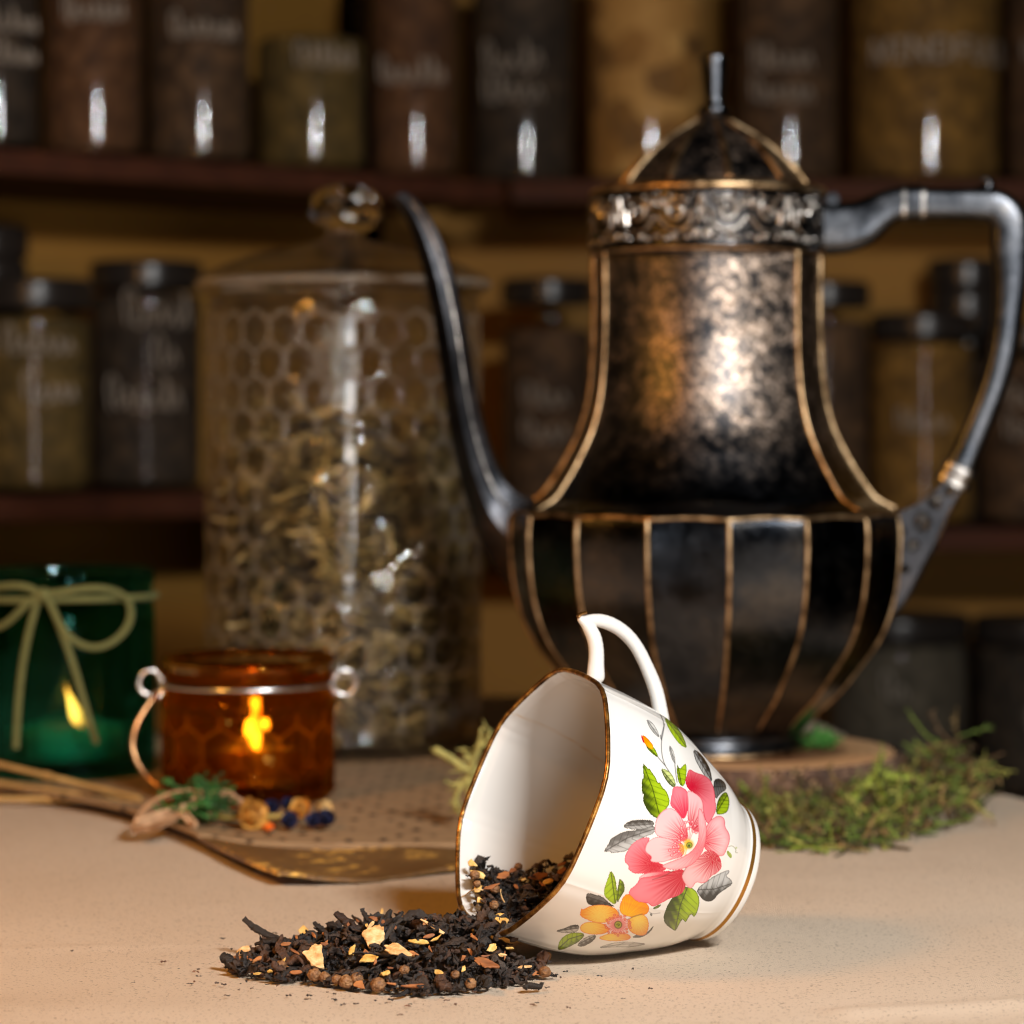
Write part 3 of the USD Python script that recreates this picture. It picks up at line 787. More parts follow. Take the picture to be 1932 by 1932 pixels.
    strap([(1812, 880), (1806, 894)], [33, 33], 6, [0.0083, 0.0083], 'band', m=bright_silver)
    strap([(1802, 900), (1795, 914)], [33, 33], 6, [0.0083, 0.0083], 'band', m=bright_silver)
    nub = spline(hp([(1838, 372), (1855, 362), (1866, 350), (1862, 340), (1852, 338)]), 16)
    obj('thumb_rest', sweep(nub, np.linspace(0.0045, 0.0013, 16), 10), dark_silver, t, smooth=60)
    # lower bracket: a wedge with scrolls on both faces
    outline = hp([(1697, 966), (1735, 950), (1770, 922), (1790, 898), (1812, 915), (1795, 960), (1770, 1015), (1738, 1075), (1706, 1134), (1690, 1152), (1672, 1150), (1682, 1060)])
    ux = np.array([math.sin(ha), -math.cos(ha), 0])
    flat = np.array([[(p - c) @ ux, p[2] - c[2]] for p in outline])
    poly = Polygon(flat).buffer(0)
    m = trimesh.creation.extrude_polygon(poly, 0.012, engine='earcut')
    vv3 = m.vertices
    m.vertices = c + np.outer(vv3[:, 0], ux) + np.outer(vv3[:, 1], [0, 0, 1]) - np.outer(vv3[:, 2] - 0.006, np.cross([0, 0, 1], ux) * -1)
    m.fix_normals()
    lb = obj('lower_bracket', m, spout_silver, t, smooth=30)
    front_n = np.cross(ux, [0, 0, 1.0])
    front_n = front_n if front_n[1] < 0 else -front_n
    for px, py, r, tr, st, hand in ((1765, 948, 13, 1.3, 0.5, 1), (1738, 985, 18, 1.4, 2.0, -1), (1722, 1030, 10, 1.2, 0.0, 1), (1790, 925, 9, 1.2, 1.0, -1), (1708, 1070, 8, 1.1, 2.5, 1), (1702, 1005, 7, 1.0, 1.0, 1)):
        pc = pot_pt(px, py, ha)
        q2 = scroll(0, 0, r * s, tr, st, hand, 22, 0.2)
        pts = pc + np.outer(q2[:, 0], ux) + np.outer(q2[:, 1], [0, 0, 1]) + front_n * 0.0062
        obj('scroll', sweep(pts, 0.0014, 6), bright_silver, lb, smooth=60)
    # border beads of the wedge and the hinge behind the lid
    pts = np.vstack([np.array(outline), outline[:1]])
    obj('bracket_edge', sweep(spline(outline[3:10], 40) + front_n * 0.0055, 0.0010, 6), bright_silver, lb, smooth=60)
    hg = pot_pt(1572, 378, ha)
    obj('hinge', sweep(np.array([hg - nh * 0.009, hg + nh * 0.009]), 0.0030, 16), dark_silver, t, smooth=40)


build_pot()


# ------------------------------------------------------------------ the lidded jar with honeycomb relief
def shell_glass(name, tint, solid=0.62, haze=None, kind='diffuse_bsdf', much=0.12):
    """Pressed glass: part of the light goes straight on, the rest is bent and mirrored; the mesh tint paints in a pale haze for light caught on ridges."""
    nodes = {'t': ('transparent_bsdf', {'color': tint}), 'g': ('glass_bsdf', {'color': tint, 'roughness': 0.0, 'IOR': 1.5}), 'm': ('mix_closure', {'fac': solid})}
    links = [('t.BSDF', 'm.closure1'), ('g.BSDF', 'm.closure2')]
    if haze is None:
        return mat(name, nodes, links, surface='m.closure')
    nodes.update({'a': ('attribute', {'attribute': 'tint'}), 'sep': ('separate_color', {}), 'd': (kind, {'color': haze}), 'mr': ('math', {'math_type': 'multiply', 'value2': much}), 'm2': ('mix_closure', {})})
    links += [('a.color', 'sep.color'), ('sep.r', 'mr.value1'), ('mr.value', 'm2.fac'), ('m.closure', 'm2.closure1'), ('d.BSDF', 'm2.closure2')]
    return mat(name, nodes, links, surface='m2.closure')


clear_glass = shell_glass('clear_glass', (0.975, 0.97, 0.955))
ridged_glass = shell_glass('ridged_glass', (0.975, 0.97, 0.955), 0.62, (0.80, 0.72, 0.62))  # haze colour stands in for light on the ridges
solid_glass = mat('solid_glass', {'g': ('glass_bsdf', {'color': (0.97, 0.96, 0.94), 'roughness': 0.0, 'IOR': 1.5})}, surface='g.BSDF')
herb_mat = tinted('dried_herb', 0.7, 0.0004, 900)


def ribbon_cloud(n, place, length, width, palette, seed, segs=5, curl=1.0, flat=0.35):
    """Many small curled strips joined into one mesh; place(rng) gives a centre and a main direction."""
    r = np.random.default_rng(seed)
    V, Fc, C, k = [], [], [], 0
    pal = np.array(palette)
    for _ in range(n):
        c, d = place(r)
        L = r.uniform(*length); w = r.uniform(*width)
        d = d / np.linalg.norm(d)
        o = r.normal(size=3); o -= d * (o @ d); o /= np.linalg.norm(o)
        b = np.cross(d, o)
        tt = np.linspace(-0.5, 0.5, segs)
        cu = r.normal() * curl
        p = c + np.outer(tt * L, d) + np.outer((tt ** 2 - 0.08) * L * cu, o) + np.outer(np.sin(tt * 5 + r.uniform(0, 6)) * L * 0.08 * curl, b)
        ww = w * np.array([0.35] + [1.0] * (segs - 2) + [0.3]) * r.uniform(0.75, 1.25, segs)
        v, f = sweep(p, np.stack([ww, ww * flat], 1), 4, up=o)
        V.append(v); Fc.append(f + k); k += len(v)
        C.append(np.repeat((pal[r.integers(len(pal))] * r.uniform(0.6, 1.3))[None], len(v), 0))
    return (np.vstack(V), np.vstack(Fc)), np.vstack(C)


def build_clear_jar():
    D = 1.395
    s = D / F
    c = np.array([(648 - CX) * s, D, 0.0])
    R = 260 * s
    Z = lambda y: H - (y - HY) * s
    t = Thing('lidded_glass_jar', c, 'large clear glass jar with honeycomb relief, half full of dried herbs', 'glass jar')
    nu, nv = 26 * 22, 300
    ztop = Z(548)
    zz = np.linspace(0.004, ztop, nv)
    th = np.linspace(0, 2 * PI, nu, endpoint=False)
    T, Zg = np.meshgrid(th, zz, indexing='ij')
    # honeycomb: 26 cells around
    w = 2 * PI * R / 26
    hgt = w * 0.93
    best = np.full(T.shape, 1e9); second = np.full(T.shape, 1e9)
    bu, bv, bid = np.zeros(T.shape), np.zeros(T.shape), np.zeros(T.shape)
    u = T * R
    row = np.floor((Zg - 0.0) / hgt)
    for dr in (-1, 0, 1):
        rw = row + dr
        cy = (rw + 0.5) * hgt
        sh = (rw % 2) * 0.5
        colb = np.floor(u / w - sh)
        for dc in (-1, 0, 1, 2):
            cx = (colb + dc + sh) * w
            dd = np.hypot((u - cx), (Zg - cy) * w * 0.866 / hgt)
            m = dd < best
            second = np.where(m, best, np.minimum(second, dd)); best = np.where(m, dd, best)
            bu, bv, bid = np.where(m, u - cx, bu), np.where(m, Zg - cy, bv), np.where(m, np.round((colb + dc) % 26) + 40 * rw, bid)
    edge = (second - best) / 2
    hexh = np.exp(-(edge / 0.0010) ** 2)
    rnd = lambda k: np.sin(bid * 12.9898 + k * 78.233) * 43758.5453 % 1.0 - 0.5
    dish = 0.65 * R * (1 / np.cos(bu / R) - 1) - 0.0005 + bu * 0.16 * rnd(1) + bv * 0.14 * rnd(2)     # flat facets, each tilted a little differently
    zone = np.clip((Zg - 0.016) / 0.004, 0, 1) * np.clip((Z(585) - Zg) / 0.004, 0, 1)
    az0 = math.atan2(-c[0], c[1])
    du = ((T - az0 + PI) % (2 * PI) - PI) * R
    ell = np.hypot(du / (168 * s), (Zg - Z(960)) / (152 * s))
    inside = 1 / (1 + np.exp((ell - 0.98) / 0.015))
    ringh = np.exp(-((ell - 1.0) / 0.035) ** 2) + 0.6 * np.exp(-((ell - 0.86) / 0.03) ** 2)
    # small moulded drops inside the medallion
    drops = np.zeros_like(T)
    for k in range(9):
        drops = np.maximum(drops, np.clip(1 - np.hypot(du - 0.001, Zg - Z(880 + 22 * k)) / 0.0032, 0, 1))
    for sx in (-1, 1):
        drops = np.maximum(drops, np.clip(1 - np.hypot((du - sx * 0.012) / 0.0055, (Zg - Z(925)) / 0.013), 0, 1) * 1.4)
        drops = np.maximum(drops, np.clip(1 - np.hypot((du - sx * 0.020) / 0.004, (Zg - Z(1010)) / 0.012), 0, 1) * 1.2)
    h = (1 - inside) * zone * (np.maximum(0.0011 * hexh, dish)) + 0.0013 * ringh * zone + inside * 0.0022 * drops
    rad = R - 0.001 + h
    foot = np.clip((0.012 - Zg) / 0.008, 0, 1)
    rad = rad - 0.0045 * foot ** 2 + 0.0012 * np.exp(-((Zg - 0.014) / 0.002) ** 2)
    neck = np.clip((Zg - (ztop - 0.012)) / 0.012, 0, 1)
    rad = rad - 0.004 * neck ** 2
    v = np.stack([c[0] + rad * np.sin(T), c[1] - rad * np.cos(T), Zg], -1).reshape(-1, 3)
    ridge = np.clip((1 - inside) * zone * np.exp(-(edge / 0.0008) ** 2) + 0.25 * ringh * zone + 0.2 * inside * drops, 0, 1).reshape(-1, 1) * [1, 1, 1]  # haze mask: painted brightness on ridges, medallion ring and drops
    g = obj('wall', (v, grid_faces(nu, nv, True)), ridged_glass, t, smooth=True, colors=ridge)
    inw = pro([(R - 0.0040, 0.012), (R - 0.0040, ztop - 0.014), (R - 0.0075, ztop - 0.001)], 30)[::-1]
    obj('inner_wall', lathe(inw, 128, center=c), clear_glass, g, smooth=60)
    obj('base', cat(lathe(pro([(0.001, 0.0006), (R * 0.8, 0.0006), (R * 0.9, 0.001), (R - 0.006, 0.004)], 30), 72, center=c), lathe(pro([(R - 0.006, 0.011), (R * 0.8, 0.0095), (0.001, 0.010)], 20), 72, center=c)), clear_glass, t, smooth=60)
    mat_lip = [(R - 0.002 + 0.0035 * math.cos(a), ztop + 0.0035 * math.sin(a)) for a in np.linspace(2 * PI, 0, 16)]
    obj('lip', lathe(mat_lip, 96, center=c), clear_glass, t, smooth=60)
    # lid and faceted knob
    lid = obj('lid', cat(lathe(pro([(R - 0.008, Z(548)), (272 * s, Z(543)), (276 * s, Z(533)), (268 * s, Z(521)), (240 * s, Z(508)), (190 * s, Z(488)), (120 * s, Z(470)), (64 * s, Z(458)), (40 * s, Z(450)), (34 * s, Z(442)), (38 * s, Z(432))], 70), 128, center=c),
                         lathe(pro([(262 * s, Z(529)), (240 * s, Z(517)), (190 * s, Z(498)), (120 * s, Z(482)), (1 * s, Z(474))][::-1], 40), 128, center=c)), clear_glass, t, smooth=60)
    er = [(272 * s + 0.0022 * math.cos(a), Z(538) + 0.0022 * math.sin(a)) for a in np.linspace(2 * PI, 0, 16)]
    em = lathe(er, 128, center=c)
    obj('rim', em, ridged_glass, lid, smooth=True, colors=np.full((len(em[0]), 3), 0.8))  # same painted haze all round, so the rim reads bright
    kc = c + [4 * s, 0, 0]
    prof = [(0.0003, Z(440)), (34 * s, Z(440)), (58 * s, Z(425)), (72 * s, Z(400)), (66 * s, Z(374)), (46 * s, Z(355)), (18 * s, Z(349)), (0.0003, Z(349))]
    vk = []
    n = 8
    for i, (r, z) in enumerate(prof):
        a = np.linspace(0, 2 * PI, n, endpoint=False) + (0.5 * 2 * PI / n if i % 2 else 0) + 0.2
        vk.append(np.stack([kc[0] + r * np.cos(a), kc[1] + r * np.sin(a), np.full(n, z)], 1))
    hull = trimesh.convex.convex_hull(np.vstack(vk))
    obj('knob', hull, solid_glass, lid, smooth=False)
    # the herbs: a shell of strips against the glass over a dark core
    ri = R - 0.0062
    top = Z(800)

    def place(r):
        a = r.uniform(0, 2 * PI) if r.random() < 0.25 else r.uniform(-1.9, 1.9)
        rad = ri * math.sqrt(r.uniform(0.62, 0.97))
        z = r.uniform(0.012, top - 0.004) if r.random() < 0.93 else r.uniform(top - 0.01, top + 0.012)
        d = np.array([math.cos(a) * r.normal() * 1.2 + 0.3 * r.normal(), math.sin(a) * r.normal() + 0.3 * r.normal(), r.normal() * 0.8])
        return np.array([c[0] + rad * math.sin(a), c[1] - rad * math.cos(a), z]), d
    pal = [(0.60, 0.42, 0.14), (0.34, 0.24, 0.08), (0.10, 0.07, 0.025), (0.80, 0.60, 0.26), (0.04, 0.028, 0.012), (0.20, 0.14, 0.04), (0.06, 0.042, 0.015), (0.03, 0.02, 0.01)]
    m, col = ribbon_cloud(4000, place, (0.008, 0.023), (0.0003, 0.0010), pal, 5, 5, 0.55, 0.45)
    obj('dried_herbs', m, herb_mat, t, smooth=40, colors=col, kind='stuff')
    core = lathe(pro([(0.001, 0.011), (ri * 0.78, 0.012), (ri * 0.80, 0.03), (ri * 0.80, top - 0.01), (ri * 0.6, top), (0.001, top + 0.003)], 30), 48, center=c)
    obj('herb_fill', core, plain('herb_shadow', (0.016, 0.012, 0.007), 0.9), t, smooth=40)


build_clear_jar()

# ------------------------------------------------------------------ candle jars


def flame_material(name, low, core, tip, strength):
    return mat(name, {'tc': ('texture_coordinate', {}), 's': ('separate_xyz', {}), 'mr': ('map_range', {'from_min': 0.0, 'from_max': 0.02, 'to_min': 0, 'to_max': 1, 'clamp': True}),
                      'r': ('rgb_ramp', {'ramp': [(0.0, low), (0.25, core), (0.6, core), (1.0, tip)]}), 'e': ('emission', {'strength': strength}), 't': ('transparent_bsdf', {}),
                      'lw': ('layer_weight', {'blend': 0.5}), 'pw': ('math', {'math_type': 'power', 'value2': 2.2}), 'm': ('mix_closure', {})},
               [('tc.object', 's.vector'), ('s.z', 'mr.value'), ('mr.result', 'r.fac'), ('r.color', 'e.color'), ('lw.facing', 'pw.value1'), ('pw.value', 'm.fac'), ('e.emission', 'm.closure1'), ('t.BSDF', 'm.closure2')], surface='m.closure')


FLAME_A = flame_material('flame', (1.0, 0.40, 0.08), (1.0, 0.50, 0.12), (1.0, 0.30, 0.04), 17.0)
FLAME_G = flame_material('flame_in_green_glass', (1.0, 0.14, 0.02), (1.0, 0.19, 0.03), (1.0, 0.11, 0.01), 16.0)
wax_mat = plain('candle_wax', (0.80, 0.68, 0.50), 0.4, subsurface_weight=0.6, subsurface_scale=0.004)
tin_mat = plain('candle_tin', (0.55, 0.53, 0.5), 0.3, 1.0)
teal_cup = mat('teal_candle_cup', {'d': ('diffuse_bsdf', {'color': (0.10, 0.62, 0.52)}), 't': ('translucent_bsdf', {'color': (0.25, 0.95, 0.85)}), 'm': ('mix_closure', {'fac': 0.7})}, [('d.BSDF', 'm.closure1'), ('t.BSDF', 'm.closure2')], surface='m.closure')
wick_mat = plain('wick', (0.02, 0.015, 0.01), 0.9)


def tea_light(c, r, h, flame_h, lean, label, name='tea_light', flame_mat=None, cup=None):
    """A candle in a tin cup with a lit wick; c is the centre of its base."""
    t = Thing(name, c, label, 'candle')
    c = np.array(c, float)
    x, y, z = c
    obj('cup', lathe(pro([(0.0005, z + 0.0003), (r * 0.97, z + 0.0004), (r, z + 0.002), (r, z + h), (r * 0.97, z + h + 0.0004), (r * 0.96, z + h - 0.002)], 30), 48, center=(x, y, 0)), cup or tin_mat, t, smooth=40)
    obj('wax', lathe(pro([(r * 0.95, z + 0.001), (r * 0.955, z + h * 0.82), (r * 0.6, z + h * 0.76), (0.0005, z + h * 0.75)], 24), 48, center=(x, y, 0)), wax_mat, t, smooth=60)
    zw = z + h * 0.75
    wk = spline([(x, y, zw - 0.001), (x + lean * 0.0008, y, zw + 0.003), (x + lean * 0.002, y, zw + 0.006)], 8)
    obj('wick', sweep(wk, 0.0006, 6), wick_mat, t)
    kk = np.linspace(0, 1, 24)
    rad = 0.0030 * (np.sin(PI * np.clip(kk, 0, 1) ** 0.62) ** 0.9) * (1 - 0.45 * kk) + 0.0001
    pth = np.stack([x + lean * (0.0018 - 0.006 * kk ** 1.4), np.full(24, y), zw + 0.0035 + flame_h * kk], 1)
    v, f = sweep(pth, rad, 14)
    path = numbered(t.path + '/flame')
    base = np.array([x, y, zw + 0.0035])
    m = usdkit.mesh(stage, path, (v - base, f), flame_mat, smooth=True)
    m.AddTranslateOp().Set(Gf.Vec3d(*map(float, base - t.base)))


def jar_glass_wall(R, z0, z1, c, n, m, shape):
    zz = np.linspace(z0, z1, m)
    th = np.linspace(0, 2 * PI, n, endpoint=False)
    T, Zg = np.meshgrid(th, zz, indexing='ij')
    rad = shape(T, Zg)
    v = np.stack([c[0] + rad * np.sin(T), c[1] - rad * np.cos(T), Zg], -1).reshape(-1, 3)
    return v, grid_faces(n, m, True)


def tube_lip(R, r, z, c, n=96):
    return lathe([(R + r * math.cos(a), z + r * math.sin(a)) for a in np.linspace(2 * PI, 0, 18)], n, center=c)


def build_green_jar():
    D = 1.30
    s = D / F
    c = np.array([126 - CX, 0, 0]) * s + [0, D, 0.0]
    R = 165 * s
    Z = lambda y: H - (y - HY) * s
    t = Thing('green_jar', c, 'green glass candle jar tied with an olive cord bow', 'candle jar')
    g = shell_glass('green_glass', (0.22, 0.58, 0.53), 0.28)
    wall = pro([(R * 0.86, 0.0006), (R * 0.97, 0.002), (R, 0.008), (R, Z(1165)), (R * 0.985, Z(1140)), (R * 0.965, Z(1120)), (R * 0.97, Z(1108)), (R * 0.995, Z(1096)), (R * 0.99, Z(1080))], 80)
    w = obj('wall', lathe(wall, 96, center=c), g, t, smooth=60)
    inner = pro([(R * 0.93, Z(1082)), (R * 0.90, Z(1120)), (R * 0.93, Z(1160)), (R * 0.93, 0.016), (R * 0.85, 0.011), (0.001, 0.010)], 60)
    obj('inner_wall', lathe(inner, 96, center=c), shell_glass('green_glass_inner', (0.60, 0.80, 0.72), 0.45), w, smooth=60)
    obj('lip', tube_lip(R * 0.955, R * 0.035, Z(1079), c), g, t, smooth=60)
    obj('base', lathe(pro([(0.001, 0.0008), (R * 0.86, 0.0006)], 10), 96, center=c), g, t, smooth=60)
    az = math.atan2(-c[0], c[1])
    tea_light(c + [0.004, -0.004, 0.0105], 0.0235, 0.016, 0.019, 1, 'lit tea candle burning inside the green glass jar', flame_mat=FLAME_G, cup=teal_cup)
    # cord round the neck with a bow
    cord = mottled('olive_cord', [(0.3, (0.085, 0.095, 0.026)), (0.7, (0.19, 0.19, 0.062))], 900, (0.8, 0.9), bump=0.0008, bump_scale=1100)
    bow = Thing('cord_bow', P(80, 1122, D - R - 0.003), 'olive cord tied in a bow around the green glass jar', 'cord')
    rc = 0.0017
    th = np.linspace(0, 2 * PI, 90, endpoint=False)
    ring = np.stack([c[0] + (R * 0.972 + rc) * np.sin(th), c[1] - (R * 0.972 + rc) * np.cos(th), Z(1122) + 0.0006 * np.sin(th * 2 + 1)], 1)
    obj('loop_around_neck', sweep(ring, rc, 8, closed=True), cord, bow, smooth=60)

    def on(pts, lift=0.0024, n=60):
        out = []
        p2 = spline(np.array(pts, float), n)
        for x, y in p2:
            k = (x - CX) / F
            rr = R * 1.0 + lift
            # nearest hit of the ray column with the cylinder of radius rr
            a_, b_, c_ = k * k + 1, -2 * (k * c[0] + c[1]), c[0] ** 2 + c[1] ** 2 - rr * rr
            disc = max(b_ * b_ - 4 * a_ * c_, 0)
            d = (-b_ - math.sqrt(disc)) / (2 * a_)
            out.append(P(x, y, d))
        return np.array(out)
    for nm, pts, lift in (('bow_loop', [(86, 1122), (104, 1160), (135, 1205), (178, 1222), (222, 1204), (246, 1166), (240, 1132), (210, 1114), (150, 1112), (86, 1120)], 0.0035),
                          ('bow_loop', [(76, 1122), (50, 1108), (10, 1106), (-30, 1118), (-48, 1150), (-30, 1185), (5, 1180), (40, 1150), (76, 1124)], 0.0035),
                          ('cord_end', [(74, 1124), (58, 1180), (42, 1260), (34, 1340), (30, 1412)], 0.0026),
                          ('cord_end', [(88, 1124), (112, 1180), (140, 1260), (160, 1330), (182, 1402)], 0.0026)):
        obj(nm, sweep(on(pts, lift), rc, 8), cord, bow, smooth=60)
    kc = on([(74, 1121), (82, 1122), (90, 1123)], 0.004, 6)
    obj('knot', sweep(kc, [0.002, 0.0032, 0.0036, 0.0036, 0.0032, 0.002], 10), cord, bow, smooth=60)


build_green_jar()


def build_amber_jar():
    D = 1.207
    s = D / F
    c = np.array([469 - CX, 0, 0]) * s + [0, D, 0.0044]
    R = 166 * s
    Z = lambda y: H - (y - HY) * s
    z0 = c[2]
    t = Thing('amber_jar', c, 'small amber glass candle jar with faceted sides and wire handle', 'candle jar')
    g = shell_glass('amber_glass', (0.68, 0.37, 0.06), 0.6, (0.95, 0.42, 0.06), 'translucent_bsdf', 0.27)  # translucent haze put in for the flame glow on wall and ridges
    ztop = Z(1262)
    zs = Z(1318)
    w = 2 * PI * R / 14
    hg = w * 0.93

    ridges = []

    def shape(T, Zg):
        u = T * R
        row = np.floor((Zg - z0) / hg)
        best = np.full(T.shape, 1e9); second = best.copy(); bu = best * 0; bv = best * 0
        for dr in (-1, 0, 1):
            rw = row + dr
            cy = z0 + (rw + 0.45) * hg
            sh = (rw % 2) * 0.5
            colb = np.floor(u / w - sh)
            for dc in (-1, 0, 1, 2):
                dd = np.hypot(u - (colb + dc + sh) * w, (Zg - cy) * w * 0.866 / hg)
                m = dd < best
                second = np.where(m, best, np.minimum(second, dd)); best = np.where(m, dd, best)
                bu, bv = np.where(m, u - (colb + dc + sh) * w, bu), np.where(m, Zg - cy, bv)
        zone = np.clip((zs - 0.002 - Zg) / 0.003, 0, 1) * np.clip((Zg - z0 - 0.004) / 0.002, 0, 1)
        r = R + zone * (R * (1 / np.cos(bu / R) - 1) - 0.0018 + 6.0 * bv ** 2 - 0.0006 * np.clip(1 - (best / (w * 0.4)) ** 2, 0, 1))
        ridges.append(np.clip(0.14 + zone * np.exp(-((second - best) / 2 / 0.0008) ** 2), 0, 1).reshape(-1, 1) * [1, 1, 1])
        r = r - 0.0035 * np.clip((z0 + 0.006 - Zg) / 0.006, 0, 1) ** 2
        up = np.clip((Zg - zs) / (ztop - zs), 0, 1)
        r = r - R * 0.065 * np.clip(up / 0.35, 0, 1) ** 1.3
        return r
    wm = jar_glass_wall(R, z0 + 0.0006, ztop, c, 420, 150, shape)
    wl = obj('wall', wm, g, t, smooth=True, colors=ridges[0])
    obj('lip', tube_lip(R * 0.935, 0.0020, ztop, c), g, t, smooth=60)
    inner = pro([(R * 0.90, ztop - 0.001), (R * 0.90, zs), (R * 0.91, z0 + 0.012), (R * 0.86, z0 + 0.007), (0.001, z0 + 0.0065)], 50)
    obj('inner_wall', lathe(inner, 96, center=c), shell_glass('amber_glass_inner', (0.95, 0.78, 0.42), 0.6), wl, smooth=60)
    obj('base', lathe(pro([(0.001, z0 + 0.0006), (R * 0.9, z0 + 0.0006)], 10), 96, center=c), g, t, smooth=60)
    tea_light((c[0] + 0.003, c[1] - 0.006, z0 + 0.007), 0.0195, 0.016, 0.020, -0.3, 'lit tea candle glowing inside the amber glass jar', flame_mat=FLAME_A)
    wire = plain('steel_wire', (0.72, 0.70, 0.68), 0.22, 1.0)
    th = np.linspace(0, 2 * PI, 120, endpoint=False)
    zr = Z(1289) + 0.0007
    rr = R * 0.965 + 0.0012
    ring = np.stack([c[0] + rr * np.sin(th), c[1] - rr * np.cos(th), np.full(120, zr)], 1)
    wr = obj('wire_ring', sweep(ring, 0.0012, 8, closed=True), wire, t, smooth=60)
    ws = s
    for sx, name in ((-1, 'wire_eye'), (1, 'wire_eye')):
        e = np.array([c[0] + sx * (rr + 0.0042), c[1] - 0.004, zr])
        a = np.linspace(0, 2 * PI, 30, endpoint=False)
        eye = e + np.outer(np.cos(a) * 0.0052, [1, 0.15, 0]) + np.outer(np.sin(a) * 0.0056, [0, 0, 1])
        obj(name, sweep(eye, 0.0011, 8, closed=True), wire, wr, smooth=60)
        tw = np.array([e + [-sx * 0.004, 0.001, 0.003], e + [-sx * 0.0055, 0.0, -0.004], e + [-sx * 0.004, -0.001, -0.0062]])
        obj('wire_twist', sweep(spline(tw, 10, k=2), 0.0016, 8), wire, wr, smooth=60)
    d0 = D - 0.006
    bail = [P(298, 1306, d0), P(276, 1335, d0 - 0.004), P(256, 1372, d0 - 0.008), P(250, 1404, d0 - 0.01), P(260, 1440, d0 - 0.012), P(282, 1470, d0 - 0.014), P(312, 1490, d0 - 0.018), P(345, 1503, d0 - 0.026)]
    obj('wire_handle', sweep(spline(bail, 40), 0.0011, 8), plain('copper_wire', (0.55, 0.30, 0.14), 0.3, 1.0), t, smooth=60)


build_amber_jar()


